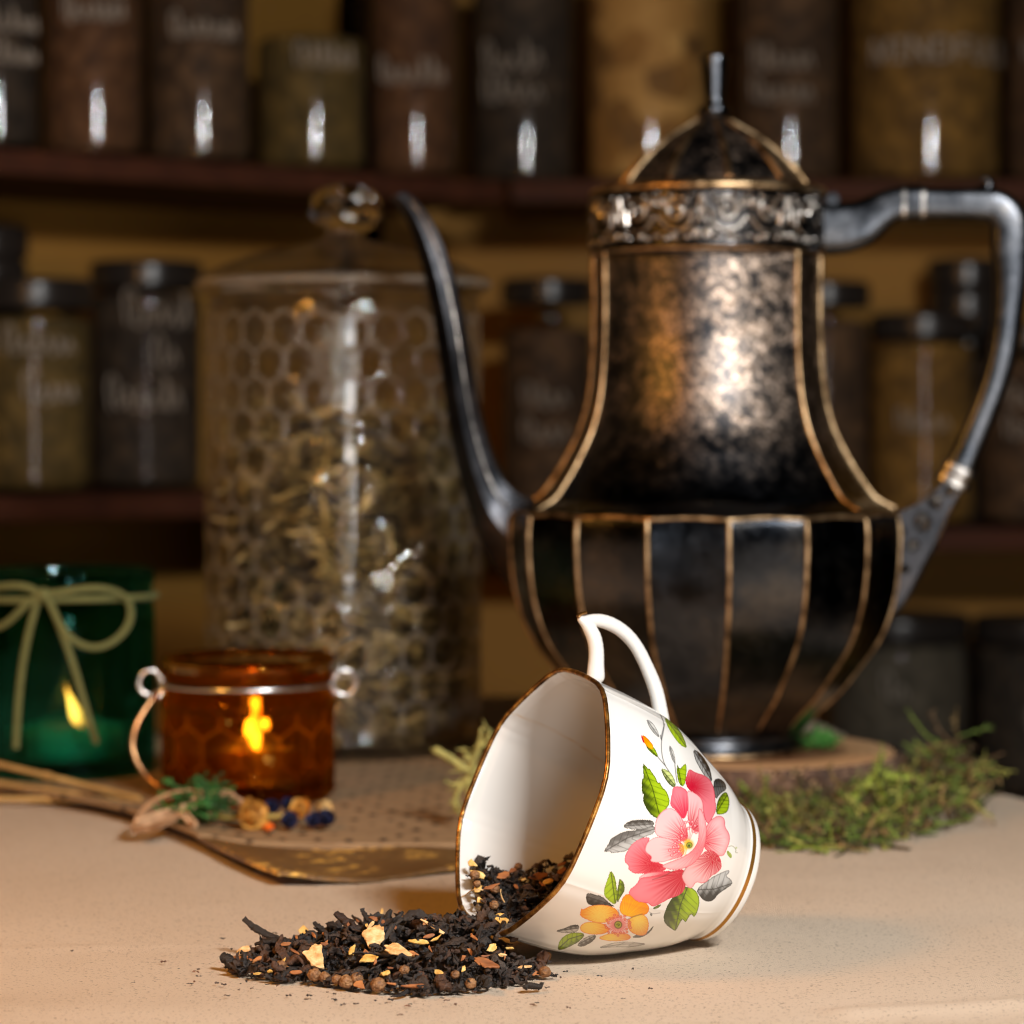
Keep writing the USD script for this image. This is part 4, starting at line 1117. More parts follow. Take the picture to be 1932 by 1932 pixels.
# ------------------------------------------------------------------ the printed mat under the jars
def build_mat():
    edge = [(-0.0883, 1.0006), (-0.104, 1.030), (-0.1257, 1.078), (-0.165, 1.150), (-0.192, 1.184), (-0.224, 1.215)]
    left = spline(np.array(edge), 80)
    rim = np.vstack([left, [(-0.30, 1.33), (-0.20, 1.44), (0.02, 1.40), (0.035, 1.06)]])
    right = np.stack([np.linspace(0.035, -0.0883, 30)[1:], np.interp(np.linspace(0.035, -0.0883, 30)[1:], [-0.0883, -0.055, -0.024, 0.035], [1.0006, 1.008, 1.028, 1.06])], 1)
    jit = 0.0005 * np.random.default_rng(3).normal(size=right.shape)
    poly = Polygon(np.vstack([rim, right[:-1] + jit[:-1]])).buffer(0)
    nx, ny = 200, 240
    xs, ys = np.linspace(-0.31, 0.04, nx), np.linspace(0.99, 1.45, ny)
    fold = lambda x: 1.0805 + 0.004 * np.sin(x * 30)

    def sheet(p, name, material, parent, top):
        tri = trimesh.creation.triangulate_polygon(p.segmentize(0.004), engine='earcut')
        m = trimesh.Trimesh(np.c_[tri[0], np.zeros(len(tri[0]))], tri[1])
        v, f = trimesh.remesh.subdivide_to_size(m.vertices, m.faces, 0.008)
        m = trimesh.Trimesh(v, f)
        z = top(np.array(m.vertices[:, 0]), np.array(m.vertices[:, 1]))
        v0 = np.c_[m.vertices[:, :2], z]
        e = m.edges[trimesh.grouping.group_rows(m.edges_sorted, require_count=1)]
        n = len(v0)
        v1 = v0 - [0, 0, 0.0016]
        ff = m.faces if m.face_normals[:, 2].mean() > 0 else m.faces[:, ::-1]
        sides = np.vstack([np.stack([e[:, 0], e[:, 0] + n, e[:, 1]], 1), np.stack([e[:, 1], e[:, 0] + n, e[:, 1] + n], 1)])
        return obj(name, (np.vstack([v0, v1]), np.vstack([ff, ff[:, ::-1] + n, sides])), material, parent, smooth=30)
    from shapely.geometry import LineString
    lline = LineString(left)
    dl = lambda x, y: shapely.distance(shapely.points(np.stack([x, y], 1)), lline)
    z_top = lambda x, y: 0.0034 + 0.0030 * np.exp(-(dl(x, y) / 0.012) ** 2) * np.where(y < 1.23, 1, 0.3) - np.where(y < fold(x) + 0.002, 0.0008, 0)
    top_m = mat('printed_mat', {
        'g': ('geometry', {}), 'mp': ('mapping', {'rotation': (0, 0, 0.785), 'scale': (104, 52, 0.0)}),
        'v': ('voronoi_texture', {'feature': 'f1', 'scale': 1.0, 'randomness': 0.22}), 'n': ('noise_texture', {'scale': 30.0, 'detail': 3}),
        'st': ('mapping', {'rotation': (0, 0, 0.32), 'scale': (20, 260, 1)}), 'n2': ('noise_texture', {'scale': 1.0, 'detail': 4}),
        'r': ('rgb_ramp', {'ramp': [(0.0, (0.08, 0.06, 0.05)), (0.15, (0.12, 0.09, 0.07)), (0.25, (1, 1, 1))]}),
        'rb': ('rgb_ramp', {'ramp': [(0.3, (0.24, 0.150, 0.078)), (0.7, (0.37, 0.245, 0.132))]}),
        'mx': ('mix', {'mix_type': 'multiply', 'fac': 1.0}), 'p': ('principled_bsdf', {'roughness': 0.6})},
        [('g.position', 'mp.vector'), ('mp.vector', 'v.vector'), ('v.distance', 'r.fac'), ('g.position', 'st.vector'), ('st.vector', 'n2.vector'), ('n2.fac', 'rb.fac'), ('rb.color', 'mx.color1'), ('r.color', 'mx.color2'), ('mx.color', 'p.base_color')])
    gold = mat('gold_flecked_border', {
        'g': ('geometry', {}), 'n1': ('noise_texture', {'scale': 170.0, 'detail': 5, 'roughness': 0.65}), 'n0': ('noise_texture', {'scale': 34.0, 'detail': 3}), 'n2': ('noise_texture', {'scale': 500.0, 'detail': 3}),
        'mu': ('math', {'math_type': 'multiply'}),
        'r': ('rgb_ramp', {'ramp': [(0.22, (0.13, 0.066, 0.02)), (0.30, (0.20, 0.105, 0.03)), (0.36, (0.85, 0.50, 0.10))]}),
        'rm': ('rgb_ramp', {'ramp': [(0.30, (0.0, 0.0, 0.0)), (0.37, (0.5, 0.5, 0.5))]}),
        'b': ('bump', {'distance': 0.0006}), 'p': ('principled_bsdf', {'roughness': 0.5})},
        [('g.position', 'n1.vector'), ('g.position', 'n0.vector'), ('g.position', 'n2.vector'), ('n1.fac', 'mu.value1'), ('n0.fac', 'mu.value2'), ('mu.value', 'r.fac'), ('mu.value', 'rm.fac'), ('rm.color', 'p.metallic'), ('r.color', 'p.base_color'), ('n2.fac', 'b.height'), ('b.normal', 'p.normal')])
    front = Polygon([(-0.4, 0.9)] + [(x, fold(x)) for x in np.linspace(-0.4, 0.2, 60)] + [(0.2, 0.9)])
    t = Thing('printed_mat', (-0.1, 1.1, 0.0008), 'brown printed mat with dotted pattern and gold flecked border', 'mat')
    sheet(poly.difference(front), 'dotted_sheet', top_m, t, z_top)
    sheet(poly.intersection(front).buffer(-0.00005), 'gold_border', gold, t, lambda x, y: z_top(x, y) - 0.0006 + 0.0007 * np.sin(x * 90 + y * 40))


build_mat()


# ------------------------------------------------------------------ sticks, dried flowers, raffia
def build_sticks():
    straw = mottled('dry_stalk', [(0.3, (0.26, 0.14, 0.04)), (0.7, (0.50, 0.32, 0.11))], 160, (0.5, 0.7), stretch=(0.15, 1, 1))
    base = P(130, 1500, 1.205)
    for pts, lab, r in (([(-60, 1428, 1.235), (10, 1445, 1.228), (130, 1474, 1.214), (265, 1507, 1.196)], 'dried stalk rising highest in front of the green jar', 0.0016),
                        ([(-60, 1466, 1.228), (40, 1484, 1.222), (150, 1498, 1.215), (268, 1514, 1.205)], 'middle dried stalk in front of the green jar', 0.0014),
                        ([(-60, 1508, 1.206), (60, 1508, 1.206), (160, 1510, 1.203), (270, 1514, 1.196)], 'dried stalk lying lowest along the cloth at the left edge', 0.0016)):
        p = spline([P(*q) for q in pts], 24)
        p[:, 2] = np.maximum(p[:, 2], r)
        t = Thing('dried_stalk', p[0], lab, 'stalk')
        obj('stem', sweep(p, np.linspace(r, r * 0.8, 24), 8), straw, t, smooth=60)
        nd = p[10]
        obj('node', sweep(np.array([p[10], p[11]]), r * 1.25, 8), straw, t, smooth=60)
    raffia = mottled('raffia', [(0.3, (0.36, 0.20, 0.10)), (0.7, (0.58, 0.36, 0.20))], 300, (0.7, 0.8), stretch=(1, 1, 1), bump=0.0003, bump_scale=700)
    t = Thing('raffia_bow', P(345, 1520, 1.115), 'tan raffia ribbon tied in a loose bow beside the green moss', 'ribbon')
    for nm, pts, w in (('ribbon_loop', [(395, 1500, 1.118), (350, 1496, 1.120), (300, 1512, 1.116), (266, 1545, 1.106), (258, 1562, 1.10), (300, 1548, 1.106), (350, 1530, 1.112), (382, 1504, 1.118)], 0.0030),
                       ('ribbon_end', [(372, 1500, 1.116), (340, 1528, 1.110), (318, 1548, 1.103), (248, 1560, 1.098)], 0.0026),
                       ('ribbon_end', [(345, 1520, 1.112), (352, 1540, 1.106), (368, 1560, 1.10)], 0.0022),
                       ('ribbon_end', [(400, 1496, 1.122), (430, 1506, 1.124), (455, 1524, 1.122), (470, 1540, 1.12)], 0.0032)):
        p = spline([P(*q) for q in pts], 36)
        p[:, 2] = np.maximum(p[:, 2], 0.0045)
        rs = np.random.default_rng(len(pts) * 7 + int(w * 1e5))
        st = []
        for q in range(6):
            o = rs.normal(size=3) * w * 0.42
            wv = np.sin(np.linspace(0, 1, 36)[:, None] * rs.uniform(4, 9) + rs.uniform(0, 6, 3)) * w * 0.3
            pp = p + o * np.sin(np.linspace(0.3, PI - 0.2, 36))[:, None] + wv
            pp[:, 2] = np.maximum(pp[:, 2], 0.0042)
            st.append(sweep(pp, np.stack([np.full(36, 0.00085), np.full(36, 0.0004)], 1), 6))
        obj(nm, cat(*st), raffia, t, smooth=50)


build_sticks()

moss_mat = tinted('moss', 0.75, 0.0003, 1500, vary=0.3, vary_scale=300)


def moss_cloud(n, place, length, width, palette, seed, leaflets=9):
    """Branching moss strands: a curved stem with short narrow leaflets."""
    r = np.random.default_rng(seed)
    V, Fc, C, k = [], [], [], 0
    pal = np.array(palette)
    for _ in range(n):
        c, d, floor = place(r)
        L = r.uniform(*length); w = r.uniform(*width)
        d = d / np.linalg.norm(d)
        o = r.normal(size=3); o -= d * (o @ d); o /= np.linalg.norm(o)
        tt = np.linspace(0, 1, 7)
        p = c + np.outer(tt * L, d) + np.outer(tt ** 2 * L * r.normal() * 0.4, o) + np.outer(np.sin(tt * 7 + r.uniform(0, 6)) * L * 0.05, np.cross(d, o))
        p[:, 2] = np.maximum(p[:, 2], floor)
        col = pal[r.integers(len(pal))] * r.uniform(0.7, 1.25)
        bits = [sweep(p, w * np.linspace(1, 0.35, 7), 4)]
        for j in range(leaflets):
            s = r.uniform(0.1, 1)
            q = np.array([np.interp(s, tt, p[:, i]) for i in range(3)])
            ld = d * 0.7 + r.normal(size=3) * 0.6
            ld /= np.linalg.norm(ld)
            ll = L * r.uniform(0.08, 0.22)
            bits.append(sweep(np.array([q, q + ld * ll * 0.5 + [0, 0, ll * 0.05], q + ld * ll]), np.array([w * 0.7, w * 0.8, w * 0.2]), 3))
        v, f = cat(*bits)
        v[:, 2] = np.maximum(v[:, 2], 0.0003)
        V.append(v); Fc.append(f + k); k += len(v)
        C.append(np.repeat(col[None], len(v), 0))
    return (np.vstack(V), np.vstack(Fc)), np.vstack(C)


GREENS = [(0.18, 0.24, 0.03), (0.11, 0.17, 0.02), (0.30, 0.30, 0.06), (0.07, 0.065, 0.018), (0.14, 0.085, 0.025), (0.10, 0.15, 0.02), (0.22, 0.14, 0.045), (0.05, 0.05, 0.012), (0.09, 0.05, 0.02)]


def build_moss():
    def right(r):
        while True:
            x, y = r.uniform(1395, 1846), r.uniform(1490, 1612)
            lim = np.interp(x, [1395, 1480, 1600, 1680, 1780, 1868], [1598, 1605, 1612, 1596, 1572, 1545])
            if y < lim:
                break
        g = G(x, y)
        hmax = np.interp(x, [1395, 1500, 1640, 1740, 1810, 1868], [0.005, 0.007, 0.012, 0.018, 0.026, 0.003]) * np.interp(y, [1490, 1540, lim], [1, 1, 0.25])
        z = hmax * r.random() ** 0.8
        inside = np.hypot(g[0] - (1408 - CX) * POT_S, g[1] - POT_D) < 0.076
        if inside:
            return right(r)
        d = np.array([r.normal(), r.normal(), r.normal() * 0.45 + 0.25])
        return g + [0, 0, z + 0.0008], d, 0.0006
    m, col = moss_cloud(1050, right, (0.005, 0.018), (0.00035, 0.0009), GREENS, 21)
    obj('moss', m, moss_mat, None, smooth=40, colors=col, label='heap of yellow green dried moss in front of the wood slice', cat='moss', kind='stuff')

    def big(r):
        g = P(r.uniform(1610, 1700), r.uniform(1440, 1520), 1.165)
        return g, np.array([r.normal(), 0.4 * r.normal(), 0.9 + 0.5 * r.normal()]), 0.002
    # a few longer bright sprigs leaning on the bark
    sp = Thing('moss_sprig', P(1650, 1500, 1.16), 'bright green forked moss sprig leaning against the bark of the slice', 'moss sprig')
    mm, cc = [], []
    for pts in ([(1610, 1540), (1622, 1500), (1650, 1460), (1662, 1432)], [(1650, 1462), (1690, 1470), (1712, 1500), (1722, 1530)], [(1600, 1520), (1616, 1505), (1640, 1480)], [(1660, 1470), (1664, 1500), (1668, 1540)], [(1690, 1472), (1720, 1470), (1740, 1480)]):
        p = spline([P(x, y, 1.160) for x, y in pts], 14)
        mm.append(sweep(p, np.linspace(0.0015, 0.0007, 14), 6))
        for i in range(1, 14):
            for sd in (-1, 1):
                q = p[i] + np.array([sd * 0.0025, -0.001, 0.0012 + 0.001 * (i % 3)])
                mm.append(sweep(np.array([p[i], q]), np.array([0.0006, 0.0002]), 4))
    v, f = cat(*mm)
    obj('stems', (v, f), moss_mat, sp, smooth=50, colors=np.tile(np.array([0.26, 0.33, 0.04]), (len(v), 1)))

    def onslice(r):
        x = r.uniform(1522, 1575)
        return P(x, 1392 + 6 * r.random(), POT_D - 0.002 + 0.012 * r.normal() * 0.5) * [1, 1, 0] + [0, 0, PH + 0.001 + 0.004 * r.random()], np.array([r.normal(), r.normal(), 0.6]), PH + 0.0006
    m, col = moss_cloud(60, onslice, (0.004, 0.009), (0.0004, 0.0008), [(0.04, 0.17, 0.02), (0.06, 0.22, 0.03)], 23, 5)
    obj('green_moss_tuft', m, moss_mat, None, smooth=40, colors=col, label='small vivid green moss tuft on top of the wood slice', cat='moss tuft')

    def bundle(r):
        x, y = r.normal(378, 22), r.normal(1520, 18)
        if r.random() < 0.12:
            x, y = r.normal(325, 18), r.normal(1530, 8)
        p = P(x, y, 1.122 + 0.008 * r.normal())
        p[2] = max(p[2], 0.005)
        return p, np.array([r.normal(), r.normal(), 0.4 * r.normal() + 0.3]), 0.0045
    m, col = moss_cloud(150, bundle, (0.005, 0.012), (0.0005, 0.001), [(0.02, 0.10, 0.012), (0.03, 0.15, 0.02), (0.05, 0.19, 0.03), (0.02, 0.07, 0.012)], 25, 6)
    obj('green_moss_tuft', m, moss_mat, None, smooth=40, colors=col, label='dark green moss tuft tied with raffia in front of the amber jar', cat='moss tuft')

    sp = Thing('moss_sprig', P(870, 1500, 1.11), 'pale yellow green forked sprig left of the tipped teacup', 'moss sprig')
    d = 1.115
    mm = []
    for pts, r0, r1 in (([(818, 1414), (838, 1424), (862, 1440), (890, 1458), (925, 1462)], 0.0017, 0.0019), ([(888, 1452), (897, 1430), (905, 1400), (908, 1375)], 0.0014, 0.0007), ([(862, 1500), (872, 1482), (890, 1462), (905, 1452)], 0.0010, 0.0016), ([(862, 1500), (860, 1520), (866, 1536)], 0.0014, 0.0009), ([(848, 1478), (868, 1480), (886, 1470)], 0.0006, 0.0012), ([(896, 1440), (880, 1425), (872, 1412)], 0.0011, 0.0005), ([(885, 1500), (890, 1480), (900, 1462)], 0.0018, 0.0014), ([(905, 1410), (918, 1396), (926, 1378)], 0.001, 0.0005)):
        p = spline([P(x, y, d) for x, y in pts], 14)
        mm.append(sweep(p, np.linspace(r0, r1, 14) * (1 + 0.15 * np.sin(np.arange(14) * 2.1)), 8))
        rr = np.random.default_rng(len(mm))
        for i in range(0, 14):
            q = p[i] + rr.normal(size=3) * [0.0028, 0.002, 0.0024]
            mm.append(sweep(np.array([p[i], q]), np.array([0.0006, 0.0002]), 4))
    v, f = cat(*mm)
    v[:, 2] = np.maximum(v[:, 2], 0.004)
    obj('stems', (v, f), moss_mat, sp, smooth=50, colors=np.tile(np.array([0.34, 0.31, 0.09]), (len(v), 1)))


build_moss()


def petal(L, W, cup, curl, nu=7, nv=6):
    u, v = np.meshgrid(np.linspace(0, 1, nu), np.linspace(-1, 1, nv), indexing='ij')
    w = W * np.sin(PI * np.clip(u * 0.88 + 0.08, 0, 1)) ** 0.7
    x = v * w
    y = L * u * (1 - 0.25 * curl * u)
    z = cup * L * (u ** 2) + 0.35 * W * v ** 2 * (1 - 0.4 * u) + 0.06 * L * np.sin(v * 5 + u * 4)
    return np.stack([x, y, z], -1).reshape(-1, 3), grid_faces(nu, nv)


def flower(name, center, axis, L, W, rings, mtl, label, cat_, group=None, heart=None, stem=None):
    axis = np.array(axis, float) / np.linalg.norm(axis)
    ref = np.array([0.3, 0.2, 1.0]) if abs(axis[2]) < 0.8 else np.array([1.0, 0, 0])
    a = np.cross(axis, ref); a /= np.linalg.norm(a)
    b = np.cross(axis, a)
    t = Thing(name, center, label, cat_, group)
    r = np.random.default_rng(int(abs(center[0]) * 1e5) % 9999)
    for n, tilt, sc in rings:
        for k in range(n):
            v, f = petal(L * sc * r.uniform(0.85, 1.15), W * sc * r.uniform(0.85, 1.15), 0.5, 0.6)
            an = 2 * PI * (k + r.uniform(-0.15, 0.15)) / n + tilt
            rad = math.cos(an) * a + math.sin(an) * b
            tan = np.cross(axis, rad)
            fwd = math.cos(tilt) * rad + math.sin(tilt) * axis
            up = -math.sin(tilt) * rad + math.cos(tilt) * axis
            w = center + np.outer(v[:, 0], tan) + np.outer(v[:, 1], fwd) + np.outer(v[:, 2], up)
            w[:, 2] = np.maximum(w[:, 2], 0.0038)
            obj('petal', (w, f), mtl, t, smooth=60)
    if heart is not None:
        m = trimesh.creation.icosphere(2, L * 0.3)
        m.vertices = m.vertices * (1 + 0.3 * (fbm(m.vertices * 900, 3, 3)[:, None] - 0.5)) + center + axis * L * 0.15
        obj('heart', m, heart, t, smooth=60)
    if stem:
        obj('stem', sweep(spline([P(*q) for q in stem], 16), 0.0012, 7), M_STEM, t, smooth=60)


M_STEM = plain('flower_stem', (0.36, 0.26, 0.06), 0.6)


def build_flowers():
    yel = mottled('dried_yellow_petal', [(0.3, (0.42, 0.17, 0.02)), (0.55, (0.66, 0.34, 0.06)), (0.75, (0.80, 0.56, 0.22))], 260, (0.6, 0.7))
    pale = mottled('dried_pale_petal', [(0.3, (0.62, 0.40, 0.14)), (0.75, (0.85, 0.68, 0.36))], 260, (0.6, 0.7))
    blue = mottled('dried_blue_petal', [(0.3, (0.008, 0.009, 0.024)), (0.6, (0.016, 0.019, 0.07)), (0.8, (0.05, 0.055, 0.19))], 420, (0.6, 0.7))
    dk = plain('flower_heart', (0.06, 0.035, 0.03), 0.8)
    hy = plain('yellow_heart', (0.45, 0.22, 0.03), 0.8)
    flower('yellow_flower', P(466, 1538, 1.118), (0.55, -0.75, 0.15), 0.0094, 0.0046, [(7, 0.15, 1.0), (6, 0.6, 0.85), (5, 1.0, 0.65)], yel, 'largest dried yellow flower head, beside the green moss tuft', 'dried flower', heart=hy, stem=[(412, 1540, 1.125), (435, 1543, 1.122), (464, 1541, 1.12)])
    flower('yellow_flower', P(570, 1533, 1.128), (-0.2, -0.7, 0.5), 0.0068, 0.0034, [(6, 0.2, 1.0), (5, 0.7, 0.8)], yel, 'dried yellow flower head between the blue flowers', 'dried flower', heart=hy, stem=[(498, 1540, 1.128), (530, 1540, 1.128), (566, 1536, 1.129)])
    flower('pale_flower', P(603, 1530, 1.135), (0.5, -0.5, 0.4), 0.0058, 0.0032, [(5, 0.4, 1.0), (4, 0.9, 0.8)], pale, 'pale cream dried flower, rightmost of the yellowish ones', 'dried flower')
    for x, y, d, lab in ((512, 1528, 1.135, 'dark blue dried flower half behind the large yellow one'), (543, 1524, 1.133, 'small dark blue dried flower at the foot of the amber jar'), (543, 1566, 1.112, 'blue dried flower in front, between the two yellow flowers'), (596, 1568, 1.115, 'largest dark blue dried flower at the right end of the row'), (620, 1566, 1.118, 'small blue dried flower, rightmost of all the flowers')):
        p = P(x, y, d)
        p[2] = max(p[2], 0.0062)
        flower('blue_flower', p, (0.1 + 0.3 * math.sin(x), -0.6, 0.5), 0.0052, 0.0024, [(8, 0.2, 1.0), (7, 0.7, 0.8), (5, 1.1, 0.6)], blue, lab, 'dried flower', heart=dk)
    p = P(508, 1572, 1.105); p[2] = 0.0045
    v, f = petal(0.007, 0.003, 0.1, 0.2)
    obj('orange_petal', (p + v @ np.array([[0.9, 0.3, 0], [-0.3, 0.9, 0.1], [0, 0, 1]]), f), plain('orange_petal', (0.75, 0.14, 0.01), 0.6), None, smooth=60, label='single loose orange petal on the mat beside the blue flower', cat='petal')


build_flowers()


# ------------------------------------------------------------------ the teacup
def project(v):
    return CX + v[:, 0] / v[:, 1] * F, HY + (H - v[:, 2]) / v[:, 1] * F


def chaikin(p, n, closed=True):
    p = np.array(p, float)
    for _ in range(n):
        q = np.roll(p, -1, 0) if closed else p[1:]
        a = p if closed else p[:-1]
        r = np.stack([0.75 * a + 0.25 * q, 0.25 * a + 0.75 * q], 1).reshape(-1, 2)
        p = r if closed else np.vstack([p[:1], r, p[-1:]])
    return p


class Print:
    """The transfer print, drawn in flat units (about 0.05 mm) on the side of the cup: colours for the given points."""

    def __init__(self, x, y, base):
        self.p = np.stack([x, y], 1)
        self.c = base

    def dist(self, pts, idx, closed=False):
        p = self.p[idx]
        pts = np.array(pts, float)
        if closed:
            pts = np.vstack([pts, pts[:1]])
        best = np.full(len(p), 1e9)
        for a, b in zip(pts[:-1], pts[1:]):
            d = b - a
            s = np.clip(((p - a) @ d) / (d @ d + 1e-9), 0, 1)
            best = np.minimum(best, np.hypot(*(p - a - s[:, None] * d).T))
        return best

    def inside(self, poly):
        lo, hi = poly.min(0), poly.max(0)
        m = np.where(((self.p >= lo) & (self.p <= hi)).all(1))[0]
        return m[shapely.contains_xy(Polygon(poly).buffer(0), self.p[m, 0], self.p[m, 1])]

    def mix(self, idx, col, k):
        k = np.clip(k, 0, 1)[:, None]
        self.c[idx] = self.c[idx] * (1 - k) + np.asarray(col) * k

    def petal(self, pts, base, ext, deep, pale, edge=None, streak=0.5, gamma=1.0, both=0.0):
        poly = chaikin(pts, 2)
        i = self.inside(poly)
        if not len(i):
            return
        p = self.p[i]
        d = p - np.array(base, float)
        r = np.hypot(*d.T) / ext
        an = np.arctan2(d[:, 1], d[:, 0])
        st = np.sin(an * 46 + 2 * np.sin(an * 13)) * 0.5 + 0.5
        t = np.clip(r + streak * (st - 0.5) * np.clip(1.1 - r, 0, 1), 0, 1) ** gamma
        t = t * t * (3 - 2 * t)
        self.c[i] = np.asarray(deep) * (1 - t)[:, None] + np.asarray(pale) * t[:, None]
        e = self.dist(poly, i, True)
        if both:
            self.mix(i, deep, both * np.exp(-(e / 22.0) ** 2))
        if edge is not None:
            self.mix(i, edge, 0.75 * np.exp(-(e / 4.5) ** 2))

    def leaf(self, pts, spine, light, dark, serr=1, side=1, veins=5, edge=0.6, amount=0.85):
        poly = chaikin(pts, serr)
        i = self.inside(poly)
        if not len(i):
            return
        p = self.p[i]
        s = np.array(spine, float)
        d = s[-1] - s[0]
        L = np.hypot(*d)
        cr = ((p - s[0]) @ np.array([-d[1], d[0]])) / L * side
        al = ((p - s[0]) @ d) / L / L
        W = max(np.abs(cr).max(), 1)
        k = np.clip(0.42 + 0.9 * cr / W + 0.13 * np.sin(al * 30 + cr / 12), 0, 1)
        k = k * k * (3 - 2 * k) * amount
        self.c[i] = np.asarray(light) * (1 - k)[:, None] + np.asarray(dark) * k[:, None]
        self.mix(i, dark, 0.9 * np.exp(-(self.dist(s, i) / 3.6) ** 2))
        for v in range(veins):
            a = s[0] + d * (0.15 + 0.7 * v / max(veins, 1))
            for sg in (-1, 1):
                b = a + d / L * (L * 0.16) + np.array([-d[1], d[0]]) / L * sg * W * 0.85
                self.mix(i, dark, 0.55 * np.exp(-(self.dist([a, b], i) / 2.6) ** 2))
        self.mix(i, dark, edge * np.exp(-(self.dist(poly, i, True) / 6) ** 2))

    def line(self, pts, w, col, k=0.9, smooth=1):
        pts = chaikin(pts, smooth, False)
        lo, hi = pts.min(0) - 3 * w, pts.max(0) + 3 * w
        i = np.where(((self.p >= lo) & (self.p <= hi)).all(1))[0]
        if len(i):
            self.mix(i, col, k * np.exp(-(self.dist(pts, i) / w) ** 2))

    def dot(self, x, y, r, col, k=1.0, ring=None):
        i = np.where(((self.p - [x, y]) ** 2).sum(1) < (3 * r) ** 2)[0]
        d = np.hypot(*(self.p[i] - [x, y]).T)
        self.mix(i, col, k / (1 + np.exp((d - r) / max(0.12 * r, 1.2))))
        if ring is not None:
            self.mix(i, ring, 0.9 * np.exp(-((d - r) / 3.0) ** 2))


def draw_print(pr):
    lin = lambda r, g, b: tuple(0.72 * x ** 1.15 for x in globals()['lin'](r, g, b))
    blk, gry, lg = lin(58, 55, 52), lin(120, 118, 116), lin(205, 203, 198)
    lime, dgreen = lin(176, 203, 40), lin(62, 74, 28)
    rose, pink, ltp, crim = lin(222, 62, 92), lin(244, 142, 154), lin(252, 200, 202), lin(204, 28, 62)
    org, yel, pal = lin(244, 156, 4), lin(250, 200, 26), lin(252, 222, 110)
    # thin stems and pale leaf outlines at the top
    for pts in ([(738, 185), (772, 262), (762, 330), (750, 380), (753, 470), (772, 540), (812, 600)], [(772, 262), (747, 362)], [(728, 490), (775, 545)], [(843, 540), (850, 610), (858, 660)], [(745, 340), (752, 372)]):
        pr.line(pts, 3.4, blk, 0.85)
    for pts, sp in (([(646, 226), (690, 252), (722, 300), (744, 362), (700, 330), (664, 280)], [(646, 226), (744, 362)]), ([(804, 402), (832, 440), (846, 500), (850, 548), (824, 510), (806, 450)], [(804, 402), (850, 548)])):
        pr.leaf(pts, sp, lin(228, 226, 220), gry, 1, 1, 2, 0.7, 0.5)
    pr.leaf([(768, 212), (830, 250), (880, 310), (908, 365), (930, 432), (880, 408), (830, 345), (790, 275)], [(768, 212), (850, 320), (928, 430)], lime, lin(110, 120, 60), 1, -1, 4, 0.6, 0.6)
    # bud
    pr.leaf([(640, 395), (668, 400), (700, 420), (722, 462), (732, 494), (692, 470), (655, 432)], [(640, 400), (730, 492)], lime, dgreen, 1, 1, 2, 0.7)
    pr.petal([(612, 338), (640, 345), (672, 378), (700, 415), (690, 440), (660, 425), (632, 392)], (700, 440), 90, yel, org, lin(200, 90, 20), 0.2)
    pr.petal([(608, 336), (622, 345), (632, 372), (634, 398), (622, 380)], (630, 400), 80, crim, rose, crim, 0.1)
    # leaves behind the rose
    pr.leaf([(622, 528), (648, 552), (662, 572), (668, 562), (690, 598), (712, 628), (728, 668), (742, 660), (752, 690), (790, 724), (812, 800), (782, 846), (742, 910), (690, 896), (642, 832), (622, 772), (634, 740), (618, 742), (617, 640), (630, 632)], [(628, 540), (690, 700), (742, 900)], lime, dgreen, 1, 1, 6, 0.8, 0.95)
    pr.leaf([(742, 562), (800, 580), (838, 628), (852, 690), (822, 694), (776, 640)], [(745, 566), (850, 690)], lin(215, 225, 150), dgreen, 1, 1, 3, 0.7)
    pr.leaf([(858, 530), (876, 574), (898, 545), (922, 532), (923, 602), (908, 692), (872, 676), (856, 606)], [(862, 540), (890, 690)], lime, dgreen, 1, 1, 3, 0.6, 0.6)
    pr.leaf([(966, 432), (1010, 455), (1058, 518), (1088, 580), (1102, 665), (1060, 640), (1010, 562), (978, 500)], [(966, 432), (1100, 660)], lin(190, 190, 188), blk, 1, -1, 6, 0.8, 1.0)
    pr.leaf([(1110, 640), (1150, 632), (1190, 668), (1196, 712), (1150, 740), (1122, 785), (1104, 705)], [(1112, 690), (1195, 690)], gry, blk, 1, -1, 4, 0.7, 1.0)
    pr.leaf([(1120, 878), (1132, 790), (1160, 742), (1192, 722), (1208, 752), (1217, 795), (1206, 862), (1162, 882)], [(1122, 876), (1205, 740)], lime, dgreen, 1, -1, 4, 0.9, 0.8)
    pr.leaf([(352, 1138), (384, 1090), (400, 1058), (412, 1040), (490, 996), (600, 985), (708, 950), (704, 1012), (642, 1030), (560, 1082), (520, 1130), (446, 1142), (402, 1144), (405, 1132)], [(352, 1138), (520, 1040), (700, 980)], lin(196, 196, 194), blk, 1, -1, 5, 0.7, 0.8)
    pr.leaf([(488, 960), (528, 925), (600, 914), (690, 920), (710, 952), (640, 982), (560, 986), (506, 972)], [(488, 960), (700, 945)], lin(176, 176, 174), blk, 1, -1, 4, 0.7, 0.95)
    pr.leaf([(985, 1392), (1080, 1320), (1130, 1290), (1212, 1254), (1216, 1278), (1190, 1300), (1226, 1322), (1240, 1356), (1170, 1402), (1130, 1432), (1122, 1450), (1090, 1477), (1040, 1470), (1014, 1440)], [(985, 1395), (1110, 1390), (1236, 1350)], lin(200, 202, 202), blk, 1, 1, 5, 0.7, 0.95)
    pr.leaf([(765, 1572), (800, 1480), (870, 1400), (922, 1368), (976, 1390), (1006, 1430), (1012, 1492), (992, 1560), (972, 1582), (958, 1560), (942, 1572), (916, 1622), (900, 1596), (888, 1602), (862, 1652), (846, 1678), (818, 1660), (780, 1632), (768, 1600)], [(930, 1375), (880, 1500), (845, 1670)], lime, dgreen, 1, 1, 6, 0.8, 0.95)
